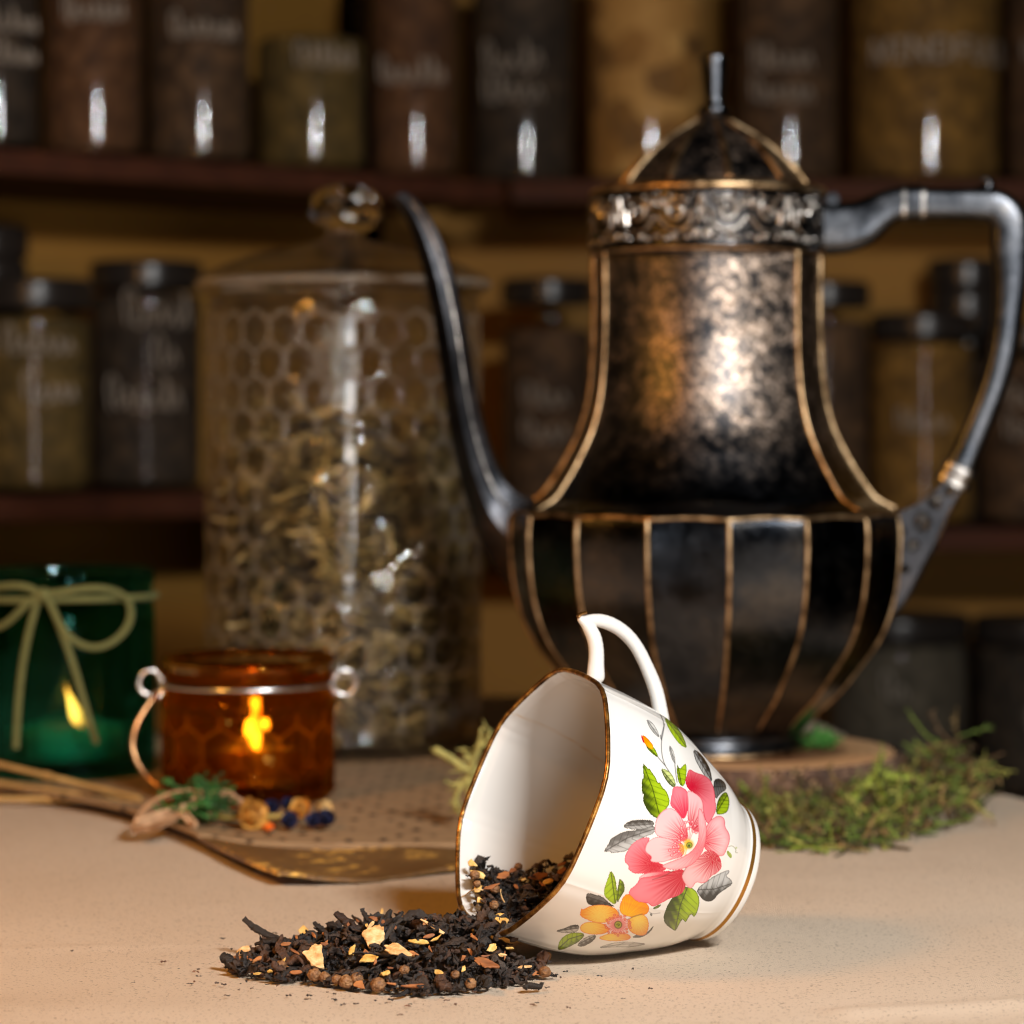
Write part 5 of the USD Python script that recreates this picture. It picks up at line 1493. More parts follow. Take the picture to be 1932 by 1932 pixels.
    # pink rose, back petals first
    pr.petal([(938, 565), (985, 595), (1042, 610), (1092, 650), (1114, 720), (1120, 790), (1126, 850), (1102, 902), (1065, 955), (1038, 880), (1034, 800), (990, 740), (930, 708), (911, 650), (925, 612)], (960, 690), 170, crim, pink, crim, 0.3, 1.1)
    pr.petal([(828, 690), (880, 686), (925, 715), (942, 760), (936, 835), (912, 915), (880, 900), (850, 850), (814, 828), (811, 780), (825, 740)], (915, 915), 210, rose, pink, rose, 0.5, 1.1, 0.25)
    pr.petal([(920, 708), (985, 735), (1030, 775), (1042, 850), (1034, 960), (1000, 1010), (950, 980), (926, 900), (936, 800)], (940, 1010), 250, crim, ltp, rose, 0.6, 1.0)
    pr.petal([(1055, 955), (1100, 905), (1150, 884), (1186, 910), (1184, 965), (1215, 1008), (1220, 1060), (1200, 1112), (1176, 1167), (1130, 1162), (1090, 1132), (1046, 1122), (1038, 1060)], (1030, 1060), 170, rose, ltp, rose, 0.6, 1.0, 0.35)
    pr.petal([(708, 930), (740, 870), (800, 830), (852, 852), (892, 905), (925, 965), (935, 1065), (860, 1062), (770, 1042), (704, 1022)], (930, 1050), 200, rose, ltp, rose, 0.7, 1.0)
    pr.petal([(498, 1172), (540, 1090), (600, 1045), (684, 1030), (640, 1100), (650, 1140), (690, 1170), (674, 1202), (750, 1212), (802, 1252), (700, 1292), (640, 1282), (570, 1287), (523, 1257), (529, 1227), (503, 1212)], (700, 1225), 215, crim, pink, rose, 0.3, 1.1)
    pr.petal([(588, 1332), (620, 1284), (740, 1268), (834, 1263), (760, 1312), (660, 1338)], (800, 1270), 210, rose, ltp, rose, 0.2)
    pr.petal([(522, 1402), (590, 1350), (602, 1312), (700, 1300), (820, 1268), (902, 1248), (922, 1300), (917, 1382), (880, 1432), (810, 1452), (740, 1492), (690, 1514), (655, 1480), (600, 1487), (538, 1442)], (910, 1290), 330, crim, pink, rose, 0.4, 1.2, 0.15)
    pr.petal([(638, 1110), (660, 1060), (720, 1028), (790, 1043), (880, 1058), (912, 1110), (902, 1168), (830, 1187), (740, 1212), (668, 1202), (690, 1170), (643, 1140)], (920, 1110), 190, rose, ltp, rose, 0.6, 1.0)
    pr.petal([(886, 1292), (930, 1228), (1000, 1180), (1060, 1120), (1112, 1130), (1152, 1170), (1167, 1242), (1130, 1282), (1088, 1302), (1062, 1342), (1020, 1352), (986, 1340), (960, 1388), (928, 1378), (898, 1332)], (1110, 1180), 210, crim, ltp, rose, 0.5, 1.0, 0.15)
    pr.petal([(742, 1232), (820, 1200), (912, 1163), (970, 1120), (1008, 1050), (998, 900), (1008, 820), (1047, 890), (1062, 980), (1052, 1080), (1022, 1162), (960, 1227), (880, 1258), (800, 1258)], (1005, 1120), 260, lin(240, 130, 142), ltp, rose, 0.3, 0.8, 0.3)
    pr.line([(835, 1262), (770, 1302), (690, 1325)], 3.5, blk, 0.6)
    pr.line([(918, 1240), (895, 1290)], 3.5, blk, 0.5)
    for a in np.linspace(-2.9, -1.1, 11):
        pr.line([(935, 1080), (935 + 85 * math.cos(a), 1080 + 110 * math.sin(a))], 2.4, crim, 0.7, 0)
    pr.dot(938, 1084, 34, yel, 0.95)
    for a in np.linspace(1.9, 3.4, 6):
        pr.line([(930, 1100), (930 + 60 * math.cos(a), 1100 + 60 * math.sin(a))], 4, yel, 0.8, 0)
    pr.dot(942, 1090, 19, lin(150, 170, 40), 1.0, dgreen)
    pr.dot(940, 1094, 8, dgreen)
    for x, y in ((915, 935), (938, 928), (962, 930), (980, 957), (952, 962), (935, 975), (970, 995), (988, 1003), (888, 972), (890, 1025), (872, 1058), (845, 1078), (868, 1100), (835, 1105), (808, 1125), (838, 1135), (870, 1133), (822, 1158)):
        pr.dot(x, y, 8.5, ltp, 0.95, rose)
    # yellow flower and its leaves
    pr.leaf([(404, 1256), (436, 1308), (448, 1390), (452, 1440), (440, 1502), (390, 1470), (358, 1430), (362, 1380), (384, 1320)], [(405, 1260), (438, 1498)], lime, dgreen, 1, -1, 4, 0.4, 0.5)
    pr.leaf([(464, 1312), (498, 1348), (502, 1400), (476, 1440), (448, 1492), (448, 1402), (458, 1360)], [(466, 1318), (450, 1490)], lime, dgreen, 1, -1, 3, 0.6, 0.8)
    pr.leaf([(240, 1412), (290, 1425), (350, 1440), (402, 1490), (444, 1512), (330, 1497), (262, 1504), (234, 1470)], [(236, 1440), (440, 1505)], gry, blk, 1, 1, 3, 0.8, 1.0)
    pr.leaf([(20, 1676), (90, 1656), (150, 1630), (195, 1636), (180, 1684), (90, 1692)], [(22, 1676), (190, 1655)], lin(206, 205, 202), blk, 1, -1, 3, 0.6, 0.9)
    pr.leaf([(168, 1772), (240, 1710), (312, 1698), (292, 1742), (212, 1788)], [(170, 1772), (310, 1702)], lin(205, 205, 202), blk, 1, 1, 3, 0.6, 0.9)
    pr.leaf([(40, 1800), (58, 1732), (120, 1690), (180, 1684), (234, 1695), (200, 1742), (130, 1782), (62, 1808)], [(44, 1800), (120, 1730), (232, 1697)], lime, dgreen, 1, 1, 4, 0.6, 0.8)
    pr.leaf([(306, 1794), (400, 1758), (520, 1746), (668, 1762), (560, 1787), (430, 1787)], [(308, 1792), (480, 1765), (665, 1762)], lin(228, 226, 220), gry, 1, 1, 3, 0.7, 0.5)
    pr.leaf([(540, 1722), (600, 1690), (650, 1690), (705, 1630), (680, 1680), (620, 1722)], [(540, 1722), (700, 1635)], lg, blk, 1, 1, 2, 0.5, 0.9)
    pr.leaf([(690, 1522), (720, 1500), (752, 1494), (740, 1512), (710, 1528)], [(690, 1522), (750, 1497)], lin(190, 205, 120), dgreen, 1, 1, 1, 0.6, 0.5)
    pr.line([(668, 1545), (690, 1560), (742, 1552)], 3, gry, 0.6)
    pr.leaf([(680, 1548), (692, 1562), (684, 1578), (672, 1566)], [(680, 1548), (684, 1578)], lg, gry, 1, 1, 0, 0.6, 0.6)
    pr.petal([(463, 1502), (500, 1424), (540, 1424), (580, 1475), (650, 1480), (672, 1522), (656, 1562), (600, 1572), (540, 1584), (470, 1562)], (500, 1590), 190, yel, org, lin(225, 110, 20), 0.5, 1.0)
    pr.petal([(198, 1552), (203, 1520), (216, 1530), (260, 1505), (330, 1494), (402, 1504), (452, 1530), (468, 1582), (430, 1592), (370, 1622), (300, 1620), (225, 1592), (193, 1570)], (330, 1570), 150, pal, org, lin(232, 110, 70), 0.5, 1.1)
    pr.petal([(526, 1592), (590, 1558), (640, 1564), (667, 1610), (662, 1670), (640, 1707), (590, 1707), (538, 1682), (516, 1640)], (590, 1610), 120, pal, org, lin(225, 110, 20), 0.4, 1.2)
    pr.petal([(316, 1722), (370, 1698), (430, 1686), (500, 1686), (548, 1710), (532, 1737), (450, 1747), (360, 1742)], (400, 1715), 150, pal, org, lin(232, 110, 70), 0.4, 1.1)
    pr.petal([(187, 1652), (230, 1613), (300, 1613), (372, 1630), (404, 1670), (360, 1697), (280, 1702), (213, 1687)], (260, 1640), 160, pal, org, lin(232, 110, 70), 0.4, 1.1)
    pr.line([(455, 1530), (470, 1580), (478, 1600)], 3, dgreen, 0.7)
    pr.line([(620, 1560), (540, 1585), (515, 1600)], 3, dgreen, 0.7)
    pr.dot(455, 1635, 62, lin(243, 150, 140), 0.75)
    for a in np.linspace(0, 2 * PI, 26, endpoint=False):
        pr.line([(455 + 24 * math.cos(a), 1635 + 20 * math.sin(a)), (455 + 72 * math.cos(a), 1635 + 56 * math.sin(a))], 2.4, rose, 0.75, 0)
    for k, a in enumerate(np.linspace(0, 2 * PI, 24, endpoint=False)):
        rr = 1 + 0.14 * math.sin(k * 2.3)
        pr.dot(455 + 80 * rr * math.cos(a), 1635 + 62 * rr * math.sin(a), 6.5, lin(246, 190, 90), 0.9, rose)
    pr.dot(456, 1633, 24, lin(170, 175, 50), 1.0, dgreen)
    pr.line([(446, 1632), (456, 1626), (468, 1634), (456, 1640)], 3, dgreen, 0.9)
    # sprig at the right
    pr.leaf([(1198, 1124), (1222, 1140), (1234, 1160), (1230, 1182), (1210, 1170), (1198, 1148)], [(1200, 1126), (1230, 1180)], lin(190, 205, 110), lin(140, 160, 70), 1, 1, 1, 0.5, 0.4)
    pr.line([(1210, 1100), (1235, 1092), (1262, 1120), (1255, 1140), (1270, 1142)], 3, lin(110, 130, 60), 0.7)
    pr.dot(1262, 1108, 6, lin(170, 190, 90), 0.8)


def cup_frame():
    e3 = P(1000, 1508, 1.0) - [0, 0, H]
    e3 /= np.linalg.norm(e3)
    e1 = np.cross(e3, [0, 0, 1.0]); e1 /= np.linalg.norm(e1)
    e2 = np.cross(e1, e3)
    ct, sn = 0.457, 0.889
    b2, b1 = -140 / 391, 365 / 391
    b = sn * (b1 * e1 + b2 * e2) + ct * e3
    u = -b2 * e1 + b1 * e2
    v = ct * (b1 * e1 + b2 * e2) - sn * e3
    return b, u, v


CUP_B, CUP_U, CUP_V = cup_frame()
CUP_C = P(1000, 1508, 0.855)
CUP_K = 1.0
PROFILE = np.array([(0, 45.4), (2, 45.0), (8, 44.6), (15, 44.2), (30, 42.3), (40, 39.3), (47, 36.3), (55, 33.0), (62, 29.6), (66.5, 26.8), (69.5, 24.9), (71.3, 24.2), (72.6, 24.2), (75, 23.6), (76, 22.8)]) * 1e-3
CUP_R = PchipInterpolator(PROFILE[:, 0], PROFILE[:, 1])


def cup_radius(h, phi):
    R = CUP_R(np.clip(h, 0, 0.076))
    d = (phi - math.radians(26) + PI / 8) % (PI / 4) - PI / 8
    poly = math.cos(PI / 8) / np.cos(PI / 8 - np.abs(d)) / 0.972
    am = np.interp(h, [0, 0.012, 0.03, 0.045, 0.058, 0.066, 0.07], [0.62, 0.5, 0.30, 0.42, 0.5, 0.15, 0.0])
    soft = 1 - 0.10 * np.exp(-(np.abs(d) / 0.07) ** 2) * 0.25
    return R * (1 + am * (poly * soft - 1))


def cup_pt(h, r, phi, C=None):
    C = CUP_C if C is None else C
    h, r, phi = np.broadcast_arrays(np.asarray(h, float), r, phi)
    return C + CUP_K * (h[..., None] * CUP_B + (r * np.cos(phi))[..., None] * CUP_U + (r * np.sin(phi))[..., None] * CUP_V)


def settle_cup():
    """Scales the cup about the eye, so that its picture stays, until it just touches the cloth."""
    global CUP_C, CUP_K
    hh, pp = np.meshgrid(np.linspace(0, 0.076, 150), np.linspace(0, 2 * PI, 360))
    z = cup_pt(hh, cup_radius(hh, pp), pp)[..., 2].min()
    return z


_z = settle_cup()
CUP_K = (H - 0.0002) / (H - _z)                   # further off and larger, until it rests on the cloth
CUP_C = np.array([0, 0, H]) + CUP_K * (CUP_C - [0, 0, H])


def build_cup():
    t = Thing('teacup', CUP_C * [1, 1, 0], 'white porcelain teacup tipped on its side, painted with pink and yellow flowers', 'teacup')
    fine = np.radians(np.linspace(20, 178, 520))
    coarse = np.radians(np.linspace(178, 380, 190)[1:-1])
    phi = np.concatenate([fine, coarse])
    hs = np.concatenate([np.linspace(0.0004, 0.070, 330), np.linspace(0.0704, 0.076, 22)])
    Pm, Hm = np.meshgrid(phi, hs, indexing='ij')
    outer = cup_pt(Hm, cup_radius(Hm, Pm), Pm)
    n0 = len(hs)
    # closing underside of the foot and the recessed base
    fo = [(0.0763, 0.0215), (0.0755, 0.0203), (0.073, 0.0198), (0.0722, 0.012), (0.0720, 0.0002)]
    und = np.stack([cup_pt(np.full(len(phi), h), np.full(len(phi), r), phi) for h, r in fo], 1)
    hin = np.concatenate([np.linspace(0.0004, 0.060, 130), np.linspace(0.0606, 0.0672, 14)])
    th = np.interp(hin, [0, 0.004, 0.03, 0.06, 0.068], [0.0013, 0.0019, 0.0022, 0.0026, 0.003])
    Pi, Hi = np.meshgrid(phi, hin, indexing='ij')
    Ri = cup_radius(Hi, Pi) - th[None, :]
    floor = np.clip((Hi - 0.0600) / 0.0072, 0, 1)
    Ri = Ri * np.sqrt(np.clip(1 - floor ** 2.2, 0.0, 1)) + 0.0002
    inner = cup_pt(Hi, Ri, Pi)
    rows = np.concatenate([inner[:, ::-1], cup_pt(0 * Pm[:, :1] - 0.0003, cup_radius(0 * Pm[:, :1], Pm[:, :1]) - 0.0007, Pm[:, :1]), outer, und], 1)
    nv = rows.shape[1]
    v = rows.reshape(-1, 3)
    f = grid_faces(len(phi), nv, True)
    fn = np.cross(v[f[:, 1]] - v[f[:, 0]], v[f[:, 2]] - v[f[:, 0]])
    k = (fn * (v[f].mean(1) - (CUP_C + 0.03 * CUP_B))).sum(1)
    # the outer wall must face outwards
    oi = (np.arange(len(v)) % nv)[f[:, 0]] > len(hin) + 5
    if k[oi].mean() < 0:
        f = f[:, ::-1]
    white = np.array(lin(207, 205, 201))
    col = np.tile(white, (len(v), 1))
    x, y = project(v)
    zx, zy = (x * 1.778468 - 1850) * 2.0337, (y * 1.778468 - 2300) * 2.0337
    row = np.arange(len(v)) % nv
    _, _, nrm = meshkit.arrays((v, f), True)
    face = (nrm * (np.array([0, 0, H]) - v)).sum(1) > 0
    side = np.where((row > len(hin) + 1) & (row < len(hin) + n0) & face & (zx > -30) & (zx < 1330) & (zy > 120) & (zy < 1870))[0]
    pr = Print(zx[side], zy[side], col[side])
    draw_print(pr)
    col[side] = pr.c
    # a fine brown hairline and a paler scratch on the inside
    ins = np.where((row < len(hin)) & (row > 12))[0]
    pi_ = Print(x[ins], y[ins], col[ins])
    pi_.line([(958, 1343), (1010, 1362), (1060, 1385), (1100, 1410), (1150, 1448)], 1.6, lin(196, 168, 130), 0.55)
    col[ins] = pi_.c
    china = mat('porcelain', {'a': ('attribute', {'attribute': 'tint'}), 'n': ('noise_texture', {'scale': 60.0, 'detail': 2}), 'g': ('geometry', {}), 'b': ('bump', {'distance': 0.00006, 'strength': 0.6}),
                              'p': ('principled_bsdf', {'roughness': 0.16, 'specular_ior_level': 0.5, 'coat_weight': 0.3, 'coat_roughness': 0.05})},
                [('a.color', 'p.base_color'), ('g.position', 'n.vector'), ('n.fac', 'b.height'), ('b.normal', 'p.normal')])
    obj('body', (v, f), china, t, smooth=True, colors=col)
    gold = mottled('gold_rim', [(0.3, (0.07, 0.032, 0.01)), (0.5, (0.22, 0.10, 0.025)), (0.7, (0.55, 0.30, 0.07))], 260, (0.25, 0.4), 0.85, 0.0001, 900)
    p = np.linspace(0, 2 * PI, 360, endpoint=False)
    rim = cup_pt(np.full(360, 0.0001), cup_radius(np.zeros(360), p) - 0.0006, p)
    obj('gilt_rim', sweep(rim, 0.00085, 10, closed=True), gold, t, smooth=60)
    hh = np.linspace(0.0717, 0.0731, 4)
    P2, H2 = np.meshgrid(p, hh, indexing='ij')
    bnd = cup_pt(H2, cup_radius(H2, P2) + 0.00012, P2).reshape(-1, 3)
    bf = grid_faces(360, 4, True)
    obj('gilt_line', (bnd, bf), plain('gilt_line', (0.42, 0.20, 0.035), 0.3, 0.8), t, smooth=60)
    # handle, in a plane through the cup's axis
    ph = math.radians(-11.5)
    sc = 0.1715e-3
    im = np.array([[0.825, 0.305], [0.262, -0.949]])      # picture steps of one unit along the axis and outwards

    cc = np.array(project(CUP_C[None])).ravel()

    def on_plane(x, y):
        """The point of the handle's plane seen at (x, y)."""
        ray = P(x, y, 1.0) - [0, 0, H]
        nr = np.cross(CUP_B, math.cos(ph) * CUP_U + math.sin(ph) * CUP_V)
        tt = ((CUP_C - [0, 0, H]) @ nr) / (ray @ nr)
        return np.array([0, 0, H]) + ray * tt
    import manifold3d as m3
    dy = cc[1] - 1508.0

    def chain(pts, rad, n):
        p = spline([on_plane(x, y + dy) for x, y in pts], n)
        r = np.interp(np.linspace(0, 1, n), np.linspace(0, 1, len(rad)), rad) * sc
        out = m3.Manifold()
        sp = [m3.Manifold.sphere(r_, 20).translate(tuple(q)) for q, r_ in zip(p, r)]
        return m3.Manifold.batch_boolean([m3.Manifold.batch_hull([a, b]) for a, b in zip(sp[:-1], sp[1:])], m3.OpType.Add)
    stem = chain([(1124, 1275), (1125, 1235), (1121, 1204), (1108, 1180), (1097, 1169)], [18, 15.5, 15, 14.5, 8], 14)
    loop = chain([(1104, 1172), (1132, 1171), (1165, 1184), (1195, 1212), (1220, 1258), (1238, 1305), (1247, 1352), (1250, 1372)], [11, 14, 14, 13.5, 13.5, 14.5, 15, 17], 24)
    hm = (stem + loop).refine_to_length(0.0012)
    me = hm.to_mesh()
    tm = trimesh.Trimesh(me.vert_properties[:, :3], me.tri_verts)
    trimesh.smoothing.filter_taubin(tm, 0.5, 0.52, 14)
    v, f = np.array(tm.vertices), np.array(tm.faces)
    obj('handle', (v, f), china, t, smooth=True, colors=np.tile(white, (len(v), 1)))
    tip = spline([on_plane(x, y + dy) for x, y in ((1090, 1165), (1096, 1160), (1106, 1157))], 8)
    obj('gilt_tip', sweep(tip + [0, -0.0006, 0.0002], 0.0007, 6), gold, t, smooth=60)


build_cup()


# ------------------------------------------------------------------ the spilled tea
def inside_cup(p, margin=0.003):
    q = (p - CUP_C) / CUP_K
    h = q @ CUP_B
    a, b = q @ CUP_U, q @ CUP_V
    r = np.hypot(a, b)
    return (h > 0) & (h < 0.064) & (r < cup_radius(h, np.arctan2(b, a)) - margin)


def near_cup_wall(p):
    q = (p - CUP_C) / CUP_K
    h = q @ CUP_B
    a, b = q @ CUP_U, q @ CUP_V
    r = np.hypot(a, b)
    R = cup_radius(np.clip(h, 0, 0.076), np.arctan2(b, a))
    return (h > -0.002) & (h < 0.078) & (r > R - 0.0035) & (r < R + 0.004)


# outline of the heap on the cloth and its height
HEAP = np.array([G(x, y)[:2] for x, y in ((418, 1838), (450, 1815), (500, 1798), (570, 1788), (700, 1778), (840, 1772), (905, 1778), (960, 1795), (1010, 1818), (1040, 1838), (1012, 1848), (985, 1858), (900, 1874), (800, 1880), (700, 1873), (630, 1862), (560, 1856), (480, 1850))])
HEAP_POLY = Polygon(chaikin(HEAP, 2))


def heap_height(x, y):
    """Height of the loose tea over the cloth."""
    p = np.stack([np.atleast_1d(x), np.atleast_1d(y)], 1)
    ins = shapely.contains_xy(HEAP_POLY, p[:, 0], p[:, 1])
    d = shapely.distance(shapely.points(p), HEAP_POLY.exterior)
    d = np.where(ins, d, 0)
    lim = np.interp(p[:, 0], [-0.10, -0.075, -0.05, -0.02, 0.01], [0.003, 0.008, 0.0135, 0.0155, 0.006])
    return lim * (1 - np.exp(-d / 0.012))


MOUTH = P(935, 1762, CUP_C[1])                    # where the tea leaves the cup


def cup_level(x, y):
    return 0.0100 + 0.27 * (np.asarray(y) - (CUP_C[1] - 0.012)) + 0.42 * np.clip(CUP_C[0] - 0.004 - np.asarray(x), 0, 0.04)


tea_mat = mat('black_tea', {'a': ('attribute', {'attribute': 'tint'}), 'tc': ('texture_coordinate', {}), 'n': ('noise_texture', {'scale': 900.0, 'detail': 5, 'roughness': 0.7}),
                            'mr': ('map_range', {'from_min': 0.3, 'from_max': 0.7, 'to_min': 0.5, 'to_max': 1.6}), 'cc': ('combine_color', {}), 'mx': ('mix', {'mix_type': 'multiply', 'fac': 1.0}),
                            'b': ('bump', {'distance': 0.0009, 'strength': 1.0}), 'p': ('principled_bsdf', {'roughness': 0.50, 'specular_ior_level': 0.45})},
              [('a.color', 'mx.color1'), ('tc.object', 'n.vector'), ('n.fac', 'mr.value'), ('mr.result', 'cc.r'), ('mr.result', 'cc.g'), ('mr.result', 'cc.b'), ('cc.color', 'mx.color2'), ('mx.color', 'p.base_color'), ('n.fac', 'b.height'), ('b.normal', 'p.normal')])
TEA_COL = [(0.020, 0.012, 0.009), (0.032, 0.019, 0.013), (0.014, 0.010, 0.009), (0.050, 0.025, 0.014), (0.075, 0.033, 0.017), (0.026, 0.021, 0.019), (0.042, 0.030, 0.023)]


def leaf_mesh(r, L, w, segs=14, sides=9, wild=1.0):
    """A rolled, crumpled tea leaf along x, centred on the origin."""
    tt = np.linspace(-0.5, 0.5, segs)
    kind = r.random()
    bend, wig = r.normal() * 0.35 * wild, r.uniform(0.03, 0.12) * wild
    x = tt * L
    y = L * bend * (tt ** 2 - 0.08) + L * wig * np.sin(tt * r.uniform(5, 12) + r.uniform(0, 6))
    z = L * 0.12 * r.normal() * wild * (tt ** 2 - 0.08) + L * wig * 0.7 * np.sin(tt * r.uniform(5, 12) + r.uniform(0, 6))
    p = np.stack([x, y, z], 1)
    an = np.arange(sides) * 2 * PI / sides
    lob = 1 + 0.45 * np.sin(an * 2 + r.uniform(0, 6)) + 0.30 * r.normal(size=sides)
    lob = np.clip(lob, 0.25, 2.0)
    flat = r.uniform(0.25, 0.75) if kind < 0.75 else r.uniform(0.10, 0.2)
    wd = w * np.interp(np.abs(tt), [0, 0.3, 0.5], [1.0, 0.85, r.uniform(0.15, 0.7)]) * r.uniform(0.7, 1.3, segs)
    v, f = sweep(p, np.stack([wd, wd * flat], 1), sides, profile=np.stack([np.cos(an) * lob, np.sin(an) * lob], 1), up=(0.05, 0.1, 1.0))
    tw = r.normal() * 5.0 * (v[:, 0] / L)
    c = np.stack([np.zeros(len(v)), np.interp(v[:, 0], p[:, 0], p[:, 1]), np.interp(v[:, 0], p[:, 0], p[:, 2])], 1)
    q = v - c
    v = np.stack([q[:, 0], q[:, 1] * np.cos(tw) - q[:, 2] * np.sin(tw), q[:, 1] * np.sin(tw) + q[:, 2] * np.cos(tw)], 1) + c
    v = v + (r.normal(size=v.shape) * w * 0.11)
    return v, f


def rotation(r, tilt):
    a = r.uniform(0, 2 * PI)
    M = trimesh.transformations.euler_matrix(r.uniform(0, 2 * PI), r.normal() * tilt, a, 'sxyz')[:3, :3]
    return M


def lift(v, floor):
    """Moves a piece up so that it does not sink under its floor."""
    return v + [0, 0, max(0.0, floor - v[:, 2].min())]


def sample_heap(r, edge=False):
    while True:
        x, y = r.uniform(-0.105, 0.022), r.uniform(0.79, 0.93)
        if HEAP_POLY.contains(shapely.Point(x, y)):
            return x, y


def sample_cup(r):
    while True:
        x, y = r.uniform(CUP_C[0] - 0.05, CUP_C[0] + 0.07), r.uniform(CUP_C[1] - 0.05, CUP_C[1] + 0.07)
        z = float(cup_level(x, y))
        p = np.array([[x, y, z]])
        if inside_cup(p, 0.0016)[0]:
            return x, y, z


def build_tea():
    r = np.random.default_rng(31)
    # what lies underneath: many small fragments as one mass
    V, Fc, C, k = [], [], [], 0

    def add(v, f, col):
        nonlocal k
        V.append(v); Fc.append(f + k); k += len(v)
        C.append(np.repeat(np.asarray(col, float)[None], len(v), 0))
    for i in range(2500):
        L, w = r.uniform(0.002, 0.008), r.uniform(0.0005, 0.0012)
        v, f = leaf_mesh(r, L, w, 7, 6)
        v = v @ rotation(r, 0.5).T
        if i < 1300:
            x, y = sample_heap(r)
            top = float(heap_height(x, y)[0])
            z = top * r.uniform(0.1, 1.0)
            v = lift(v + [x, y, z], 0.0002)
            if near_cup_wall(v).any():
                continue
        else:
            x, y, z = sample_cup(r)
            v = v + [x, y, z - r.uniform(0, 0.005)]
            if not inside_cup(v, 0.0022).all():
                continue
        add(v, f, np.array(TEA_COL[r.integers(len(TEA_COL))]) * r.uniform(0.7, 1.3))
    for i in range(230):                            # dust and crumbs strewn over the cloth around the heap
        a, q = r.uniform(0, 2 * PI), abs(r.normal()) * 0.02
        bx, by = HEAP_POLY.exterior.interpolate(r.random(), normalized=True).coords[0]
        v, f = leaf_mesh(r, r.uniform(0.0005, 0.0022), r.uniform(0.0002, 0.0005), 5, 5)
        v = lift(v + [bx + q * math.cos(a), by + q * math.sin(a), 0], 0.0001)
        if not near_cup_wall(v).any():
            add(v, f, np.array(TEA_COL[r.integers(len(TEA_COL))]) * r.uniform(1, 3))
    obj('tea_fragments', (np.vstack(V), np.vstack(Fc)), tea_mat, None, smooth=30, colors=np.vstack(C), label='small fragments of black tea forming the spilled heap and the fill of the cup', cat='tea', kind='stuff')
    gr_o, gr_i = 'black tea leaves in the heap on the cloth', 'black tea leaves inside the cup'
    n = 0
    while n < 160:
        L, w = (r.uniform(0.008, 0.017), r.uniform(0.0007, 0.0014)) if r.random() < 0.55 else (r.uniform(0.0045, 0.009), r.uniform(0.0010, 0.0021))
        v, f = leaf_mesh(r, L, w)
        x, y = sample_heap(r)
        top = float(heap_height(x, y)[0])
        tilt = 0.22 if r.random() < 0.8 else 0.6
        v = lift(v @ rotation(r, tilt).T + [x, y, top * r.uniform(0.75, 1.08)], 0.0002)
        if near_cup_wall(v).any() or inside_cup(v, 0).any():
            continue
        obj('tea_leaf', (v, f), tea_mat, None, smooth=30, colors=np.repeat((np.array(TEA_COL[r.integers(len(TEA_COL))]) * r.uniform(0.8, 1.4))[None], len(v), 0), label='curled black tea leaf in the spilled heap on the cloth', cat='tea leaf', group=gr_o)
        n += 1
    n = 0
    tries = 0
    while n < 84 and tries < 5000:
        tries += 1
        L, w = (r.uniform(0.006, 0.012), r.uniform(0.0006, 0.0012)) if r.random() < 0.55 else (r.uniform(0.0045, 0.008), r.uniform(0.0010, 0.0019))
        v, f = leaf_mesh(r, L, w)
        x, y, z = sample_cup(r)
        v = v @ rotation(r, 0.25 if r.random() < 0.8 else 0.7).T + [x, y, z + r.uniform(-0.001, 0.0022)]
        q = (v - CUP_C) / CUP_K
        hq, aq, bq = q @ CUP_B, q @ CUP_U, q @ CUP_V
        if not ((np.hypot(aq, bq) < cup_radius(np.clip(hq, 0, 0.076), np.arctan2(bq, aq)) - 0.0016).all() and (hq > -0.006).all()):
            continue
        obj('tea_leaf', (v, f), tea_mat, None, smooth=30, colors=np.repeat((np.array(TEA_COL[r.integers(len(TEA_COL))]) * r.uniform(0.8, 1.4))[None], len(v), 0), label='curled black tea leaf lying inside the tipped cup', cat='tea leaf', group=gr_i)
        n += 1
    # stream over the rim between cup and heap
    for i in range(54):
        s = r.random()
        a, b = np.array([0.001, CUP_C[1] - 0.013, 0.0120]), np.array([-0.030, CUP_C[1] - 0.012, 0.0145])
        v, f = leaf_mesh(r, r.uniform(0.006, 0.011), r.uniform(0.0007, 0.0016))
        p = a + (b - a) * s + r.normal(size=3) * [0.004, 0.006, 0.0012]
        v = lift(v @ rotation(r, 0.3).T + p, 0.0002)
        obj('tea_leaf', (v, f), tea_mat, None, smooth=30, colors=np.repeat((np.array(TEA_COL[r.integers(len(TEA_COL))]) * r.uniform(0.8, 1.4))[None], len(v), 0), label='curled black tea leaf in the spilled heap on the cloth', cat='tea leaf', group=gr_o)

    # single pieces where the photograph shows them
    def surf(x, y):
        """The point of the tea (or the cloth) seen at (x, y)."""
        for d in np.linspace(0.78, 0.95, 240):
            p = P(x, y, d)
            hgt = float(heap_height(p[0], p[1])[0])
            if inside_cup(p[None], 0.0)[0]:
                hgt = max(hgt, float(cup_level(p[0], p[1])))
            if p[2] <= max(hgt, 0.0):
                return p
        return G(x, y)
    mm = lambda px: px * 0.42 * 0.000172          # a length read in the enlarged photograph

    def orient(v, ang, lean, roll):
        """ang: direction in the picture; lean: how far the flat face turns up towards the camera; roll about its long axis."""
        M = trimesh.transformations.euler_matrix(roll, 0, 0)[:3, :3]
        v = v @ M.T
        ca, sa = math.cos(ang), math.sin(ang)
        e1, e3 = np.array([1.0, 0, 0]), np.array([0.0, math.cos(lean), math.sin(lean)])
        nn = np.cross(e1, e3)
        ax, ay = ca * e1 + sa * e3, -sa * e1 + ca * e3
        return v[:, :1] * ax + v[:, 1:2] * ay + v[:, 2:] * nn

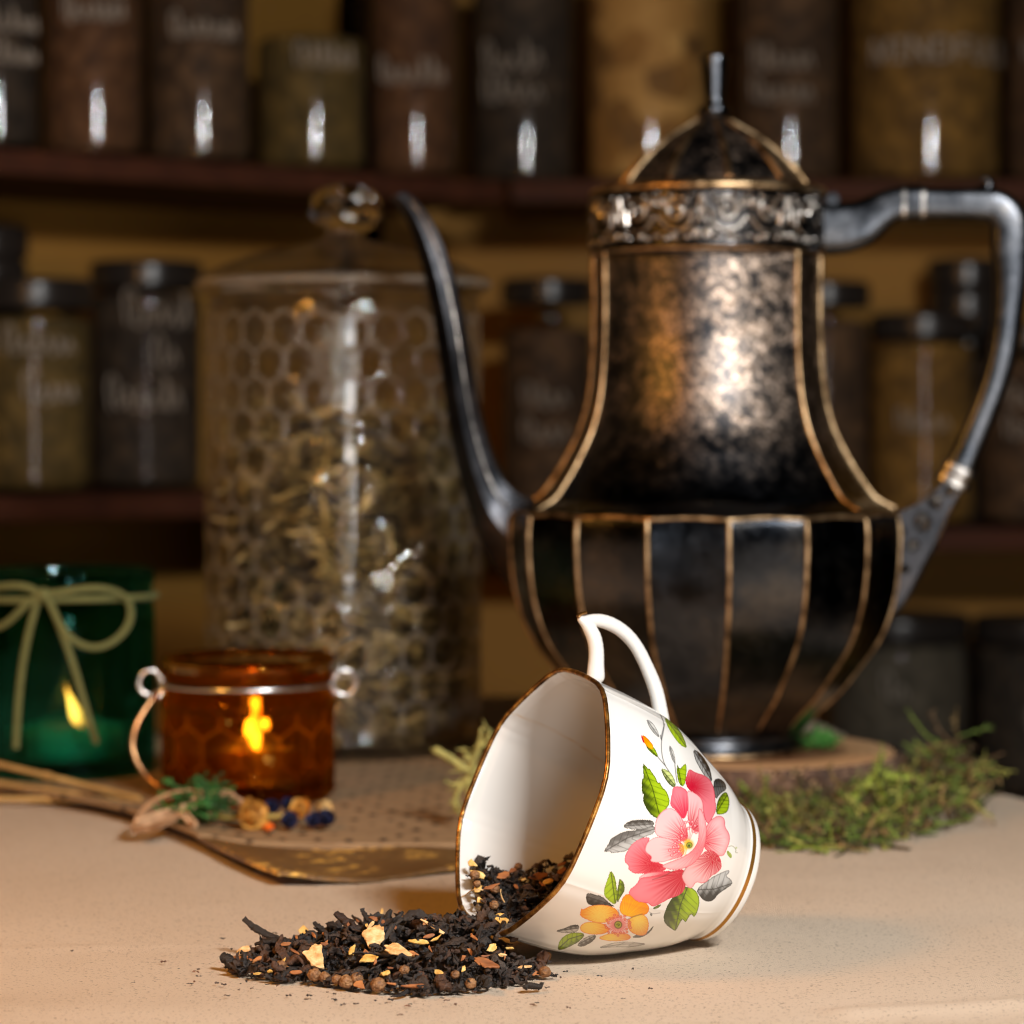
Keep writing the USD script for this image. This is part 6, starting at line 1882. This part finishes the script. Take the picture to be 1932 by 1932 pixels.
    def chip(L, W, T, seed, rough=0.25):
        q = np.random.default_rng(seed)
        m = trimesh.creation.icosphere(3, 1.0)
        v = np.array(m.vertices)
        ang = np.arctan2(v[:, 1], v[:, 0])
        k = q.integers(6, 10)
        pa = np.sort(q.uniform(0, 2 * PI, k)); pv = q.uniform(0.84, 1.10, k)
        P0 = np.stack([np.cos(pa) * pv, np.sin(pa) * pv], 1)
        P0 = Polygon(P0).convex_hull if q.random() < 0.7 else Polygon(P0)
        ring_ = np.array(P0.exterior.segmentize(0.12).coords)[:-1]
        ra = np.arctan2(ring_[:, 1], ring_[:, 0]); rv = np.hypot(*ring_.T) * (1 + 0.05 * q.normal(size=len(ring_)))
        o_ = np.argsort(ra); ra, rv = ra[o_], rv[o_]
        out = np.interp(ang, np.r_[ra[-1] - 2 * PI, ra, ra[0] + 2 * PI], np.r_[rv[-1], rv, rv[0]])
        zz = np.sign(v[:, 2]) * np.abs(v[:, 2]) ** 0.5
        rr = np.hypot(v[:, 0], v[:, 1]) ** 0.45
        nx, ny = np.cos(ang) * rr * out, np.sin(ang) * rr * out
        h = fbm(np.stack([nx * 2.2, ny * 5 + seed, zz], 1), 4, seed % 50) - 0.5
        v2 = np.stack([nx * L / 2 * (1 + 0.12 * h), ny * W / 2 * (1 + 0.3 * h), zz * T / 2 * (1 + 0.9 * h) + T * 0.5 * (fbm(np.stack([nx * 1.3, ny * 1.3, 0 * nx + seed], 1), 2, 3) - 0.5) * 3 * rough], 1)
        return v2, np.array(m.faces)
    ginger = mottled('ginger_chip', [(0.30, (0.42, 0.20, 0.055)), (0.5, (0.68, 0.40, 0.16)), (0.72, (0.84, 0.60, 0.32))], 330, (0.55, 0.7), bump=0.0004, bump_scale=900, stretch=(1, 1, 2))
    ginger2 = mottled('yellow_chip', [(0.30, (0.42, 0.20, 0.03)), (0.5, (0.64, 0.38, 0.09)), (0.72, (0.80, 0.60, 0.26))], 380, (0.5, 0.65), bump=0.0004, bump_scale=900)
    cinn = mottled('bark_chip', [(0.30, (0.13, 0.04, 0.012)), (0.5, (0.28, 0.095, 0.025)), (0.72, (0.46, 0.18, 0.05))], 300, (0.6, 0.75), bump=0.0004, bump_scale=700, stretch=(0.3, 1, 1))
    seedm = mottled('brown_seed', [(0.30, (0.06, 0.027, 0.010)), (0.5, (0.19, 0.085, 0.03)), (0.72, (0.38, 0.20, 0.08))], 600, (0.6, 0.7), bump=0.0005, bump_scale=900)
    ROWS = [  # x, y, length, width, angle, lean, kind, label
        (703, 1776, 128, 96, 0.9, 0.95, 'g', 'large pale flat chip near the top middle of the tea heap'),
        (599, 1813, 140, 100, -0.7, 0.85, 'g', 'largest pale oval chip, on the left half of the tea heap'),
        (757, 1800, 165, 62, -0.2, 0.75, 'g', 'long ridged tan chip in the middle of the tea heap'),
        (694, 1816, 120, 46, -0.05, 0.6, 'y', 'pointed bright yellow chip below the two large pale ones'),
        (577, 1767, 90, 50, -0.9, 0.9, 'y', 'curved yellow chip at the upper left of the heap'),
        (817, 1757, 140, 26, -0.62, 0.8, 'g', 'long thin tan sliver at the top right of the heap'),
        (790, 1784, 95, 28, -0.15, 0.6, 'y', None), (824, 1778, 60, 22, 0.6, 0.7, 'y', None), (668, 1800, 62, 40, 1.0, 0.8, 'y', None),
        (463, 1803, 74, 48, 0.1, 0.8, 'g', 'tan chip at the far left end of the heap'),
        (928, 1796, 58, 40, 0.5, 0.9, 'y', 'small bright yellow chip below the rim of the cup'),
        (728, 1843, 46, 32, 0.1, 0.7, 'y', None), (719, 1735, 60, 22, 1.35, 1.2, 'y', None), (962, 1797, 44, 20, -0.1, 0.6, 'y', None), (948, 1810, 60, 30, -0.4, 0.6, 'g', None),
        (700, 1753, 56, 20, 0.9, 1.0, 'g', None), (536, 1820, 30, 18, 1.2, 0.9, 'y', None), (489, 1845, 46, 10, 0.0, 0.2, 'y', None), (510, 1840, 26, 18, 0.0, 0.5, 'y', None), (873, 1836, 34, 26, 0.9, 0.8, 'y', None), (990, 1832, 70, 16, 0.1, 0.3, 'g', None),
        (869, 1636, 60, 46, 0.2, 0.9, 'Y', 'pale chip at the upper left edge of the tea inside the cup'), (872, 1662, 84, 40, -0.45, 0.9, 'Y', 'forked pale chips inside the cup along its left wall'), (880, 1690, 50, 34, 1.0, 0.9, 'Y', None),
        (917, 1752, 78, 32, 0.55, 0.9, 'Y', None), (948, 1745, 76, 44, -0.25, 0.8, 'y', 'yellow chip at the lip of the cup'), (1034, 1671, 60, 34, 0.3, 0.8, 'Y', None), (888, 1713, 36, 30, 0.2, 0.9, 'Y', None), (988, 1667, 26, 22, 0.6, 0.9, 'Y', None), (918, 1683, 30, 18, 0.4, 0.9, 'Y', None),
        (921, 1826, 125, 56, -0.45, 0.7, 'c', 'big orange brown bark chip at the right of the heap'), (781, 1868, 112, 30, -0.1, 0.5, 'c', 'flat orange bark chip at the front edge of the heap'), (457, 1817, 125, 40, -0.05, 0.6, 'c', None), (681, 1866, 64, 46, -0.2, 0.5, 'c', None),
        (710, 1742, 74, 24, -0.35, 0.9, 'c', None), (886, 1803, 44, 26, -0.9, 0.9, 'c', None), (486, 1818, 54, 22, 0.7, 0.8, 'c', None), (560, 1842, 60, 24, 0.1, 0.6, 'c', None),
        (945, 1658, 92, 50, 0.05, 0.9, 'C', 'left of the two flat bark chips inside the cup'), (1012, 1660, 118, 42, 0.05, 0.9, 'C', 'right of the two flat bark chips inside the cup'), (910, 1688, 104, 34, 0.12, 0.8, 'C', None), (1000, 1704, 60, 18, 0.2, 0.8, 'C', None), (964, 1650, 60, 24, 0.3, 0.9, 'C', None), (1060, 1650, 50, 30, 0.6, 0.9, 'C', None)]
    groups = {'g': ('pale ginger chips in the heap', 'small pale chip among the tea on the cloth', 'chip'), 'y': ('pale ginger chips in the heap', 'small pale chip among the tea on the cloth', 'chip'),
              'Y': ('pale chips inside the cup', 'small pale chip among the tea inside the cup', 'chip'), 'c': ('brown bark chips in the heap', 'small brown bark chip among the tea on the cloth', 'bark chip'), 'C': ('brown bark chips inside the cup', 'small brown bark chip among the tea inside the cup', 'bark chip')}
    for i, (x, y, L, W, ang, lean, kd, lab) in enumerate(ROWS):
        p = surf(x, y)
        v, f = chip(mm(L), mm(W), max(0.0007, mm(W) * 0.20), 100 + i)
        v = orient(v, ang, lean, 0.15 * math.sin(i * 3.1)) + p + [0, -0.0016, 0.0016]
        v = lift(v, 0.0003)
        if kd in 'YC':                              # nothing may stick through the china
            for _ in range(30):
                if inside_cup(v, 0.0016).all() or not inside_cup(v + [0.002, 0.004, 0.001], -0.01).any():
                    break
                to = CUP_C + 0.022 * CUP_B + [0, 0, -0.012] - v.mean(0)
                v = v + 0.0008 * to / np.linalg.norm(to)
        g, gl, ct = groups[kd]
        obj('bark_chip' if kd in 'cC' else 'ginger_chip', (v, f), {'g': ginger, 'y': ginger2, 'Y': ginger2, 'c': cinn, 'C': cinn}[kd], None, smooth=40, label=lab or gl, cat=ct, group=None if lab else g)
    for i, (x, y, px, lab) in enumerate([(594, 1847, 62, None), (613, 1850, 50, None), (654, 1864, 64, None), (674, 1853, 56, None), (714, 1866, 66, None), (763, 1836, 46, None), (888, 1862, 50, None), (859, 1844, 40, None), (530, 1829, 52, None), (636, 1854, 46, None),
                                         (1030, 1814, 50, 'single round seed lying alone right of the heap, under the cup'), (1028, 1845, 54, 'single seed lying alone at the right end of the heap'), (896, 1657, 48, 0), (934, 1683, 46, 0), (932, 1713, 44, 0), (978, 1640, 40, 0), (900, 1672, 36, 0)]):
        p = surf(x, y)
        m = trimesh.creation.icosphere(3, 1.0)
        v = np.array(m.vertices)
        rad = mm(px) / 2
        v = v * (1 + 0.45 * (fbm(v * 2.6 + i * 7, 4, i)[:, None] - 0.5) - 0.16 * np.exp(-(np.abs(fbm(v * 1.6 + i * 3, 3, i + 40) - 0.5) / 0.03) ** 2)[:, None]) * [1.0, 1.0, 0.92]
        v = lift(v * rad + p + [0, -rad * 0.5, rad * 0.7], 0.0002)
        obj('seed', (v, m.faces), seedm, None, smooth=60, label=lab or ('wrinkled brown seed inside the cup' if lab == 0 else 'wrinkled brown seed at the front of the heap'), cat='seed', group=None if lab else ('brown seeds inside the cup' if lab == 0 else 'brown seeds in the heap'))

    # small flecks of bark and of the pale chips
    for i in range(72):
        kd = 'c' if i < 67 else 'y'
        inside = i % 4 == 0
        if inside:
            x, y, z = sample_cup(r)
            z += 0.0022
        else:
            x, y = sample_heap(r)
            z = float(heap_height(x, y)[0]) * 1.02 + 0.0010
        v, f = chip(r.uniform(0.0016, 0.0042), r.uniform(0.0007, 0.0017), 0.0005, 400 + i)
        v = lift(orient(v, r.uniform(-1.5, 1.5), r.uniform(0.3, 1.0), 0.3) + [x, y, z], 0.0003)
        if inside and not inside_cup(v, 0.001).all() or (not inside and near_cup_wall(v).any()):
            continue
        g, gl, ct = groups[{'c': 'C', 'y': 'Y'}[kd] if inside else kd]
        obj('bark_chip' if kd == 'c' else 'ginger_chip', (v, f), cinn if kd == 'c' else ginger2, None, smooth=40, label=gl, cat=ct, group=g)

    # twigs and leaves that stand out of the heap
    def twig(pts, rad, d0, d1, lab, col=(0.022, 0.016, 0.013), sides=9):
        q = np.random.default_rng(len(lab))
        n = 26
        ds = np.linspace(d0, d1, len(pts))
        p = spline([P(x, y, d) for (x, y), d in zip(pts, ds)], n)
        a = np.arange(sides) * 2 * PI / sides
        lob = 1 + 0.35 * q.normal(size=sides)
        rr = np.interp(np.linspace(0, 1, n), np.linspace(0, 1, len(rad)), rad) * 0.000172 * q.uniform(0.85, 1.15, n)
        v, f = sweep(p, np.stack([rr, rr * 0.7], 1), sides, profile=np.stack([np.cos(a) * lob, np.sin(a) * lob], 1))
        v = lift(v + q.normal(size=v.shape) * 0.00010, 0.0002)
        obj('tea_twig', (v, f), tea_mat, None, smooth=30, colors=np.tile(col, (len(v), 1)), label=lab, cat='tea twig')
    twig([(462, 1733), (480, 1748), (505, 1762), (530, 1776), (565, 1790)], [5.5, 7, 8, 10, 7], 0.874, 0.866, 'longest dark twig sticking up at the left of the heap')
    twig([(482, 1782), (500, 1778), (530, 1776), (560, 1788)], [4, 8, 9, 5], 0.864, 0.860, 'dark leaf below the longest twig at the left')
    twig([(592, 1741), (604, 1752), (618, 1764)], [4, 6, 6], 0.872, 0.868, 'short thin twig pointing up left of the heap top')
    twig([(636, 1742), (624, 1754), (612, 1768)], [5, 5, 6], 0.872, 0.868, 'short forked twig leaning right, left of the heap top')
    twig([(634, 1724), (648, 1736), (662, 1748), (680, 1758)], [7, 10, 12, 8], 0.874, 0.868, 'thick brown twig at the heap top', (0.040, 0.022, 0.016))
    twig([(682, 1715), (690, 1730), (704, 1742), (722, 1750)], [4, 7, 9, 8], 0.872, 0.866, 'dark twig at the heap top beside the thick brown one')
    twig([(737, 1717), (730, 1730), (728, 1745)], [4, 8, 7], 0.872, 0.868, 'pointed dark leaf standing up at the heap top')
    twig([(901, 1618), (905, 1632), (910, 1650)], [3, 7, 8], CUP_C[1] + 0.030, CUP_C[1] + 0.026, 'pointed dark leaf standing up inside the cup')
    twig([(418, 1820), (432, 1826), (440, 1836), (446, 1838)], [8, 10, 8, 6], 0.8505, 0.8455, 'crumpled black leaf at the far left tip of the heap')
    twig([(990, 1878), (1004, 1872), (1018, 1874), (1024, 1866)], [7, 9, 7, 4], 0.817, 0.820, 'crumpled black leaf lying alone in front of the heap')
    twig([(500, 1852), (530, 1858), (545, 1846), (562, 1846)], [4, 6, 6, 5], 0.832, 0.836, 'flat dark leaf at the front left edge of the heap')
    twig([(1036, 1845), (1050, 1846)], [4, 3], 0.8375, 0.8375, 'tiny dark fragment beside the single seed')
    twig([(985, 1852), (1000, 1846), (1012, 1836), (1018, 1830)], [5, 6, 5, 4], 0.834, 0.842, 'branched dark leaf at the right end of the heap')
    straw = plain('pale_fibre', (0.62, 0.42, 0.20), 0.6)
    for pts, lab in (([(871, 1704), (884, 1696), (898, 1690), (912, 1691)], 'thin pale fibre bent across the tea at the cup lip'), ([(945, 1690), (946, 1702), (952, 1714)], 'short thin pale fibre inside the cup')):
        p = spline([surf(*q) + [0, -0.002, 0.0024] for q in pts], 14)
        obj('fibre', sweep(p, 0.00022, 5), straw, None, smooth=60, label=lab, cat='fibre')


build_tea()
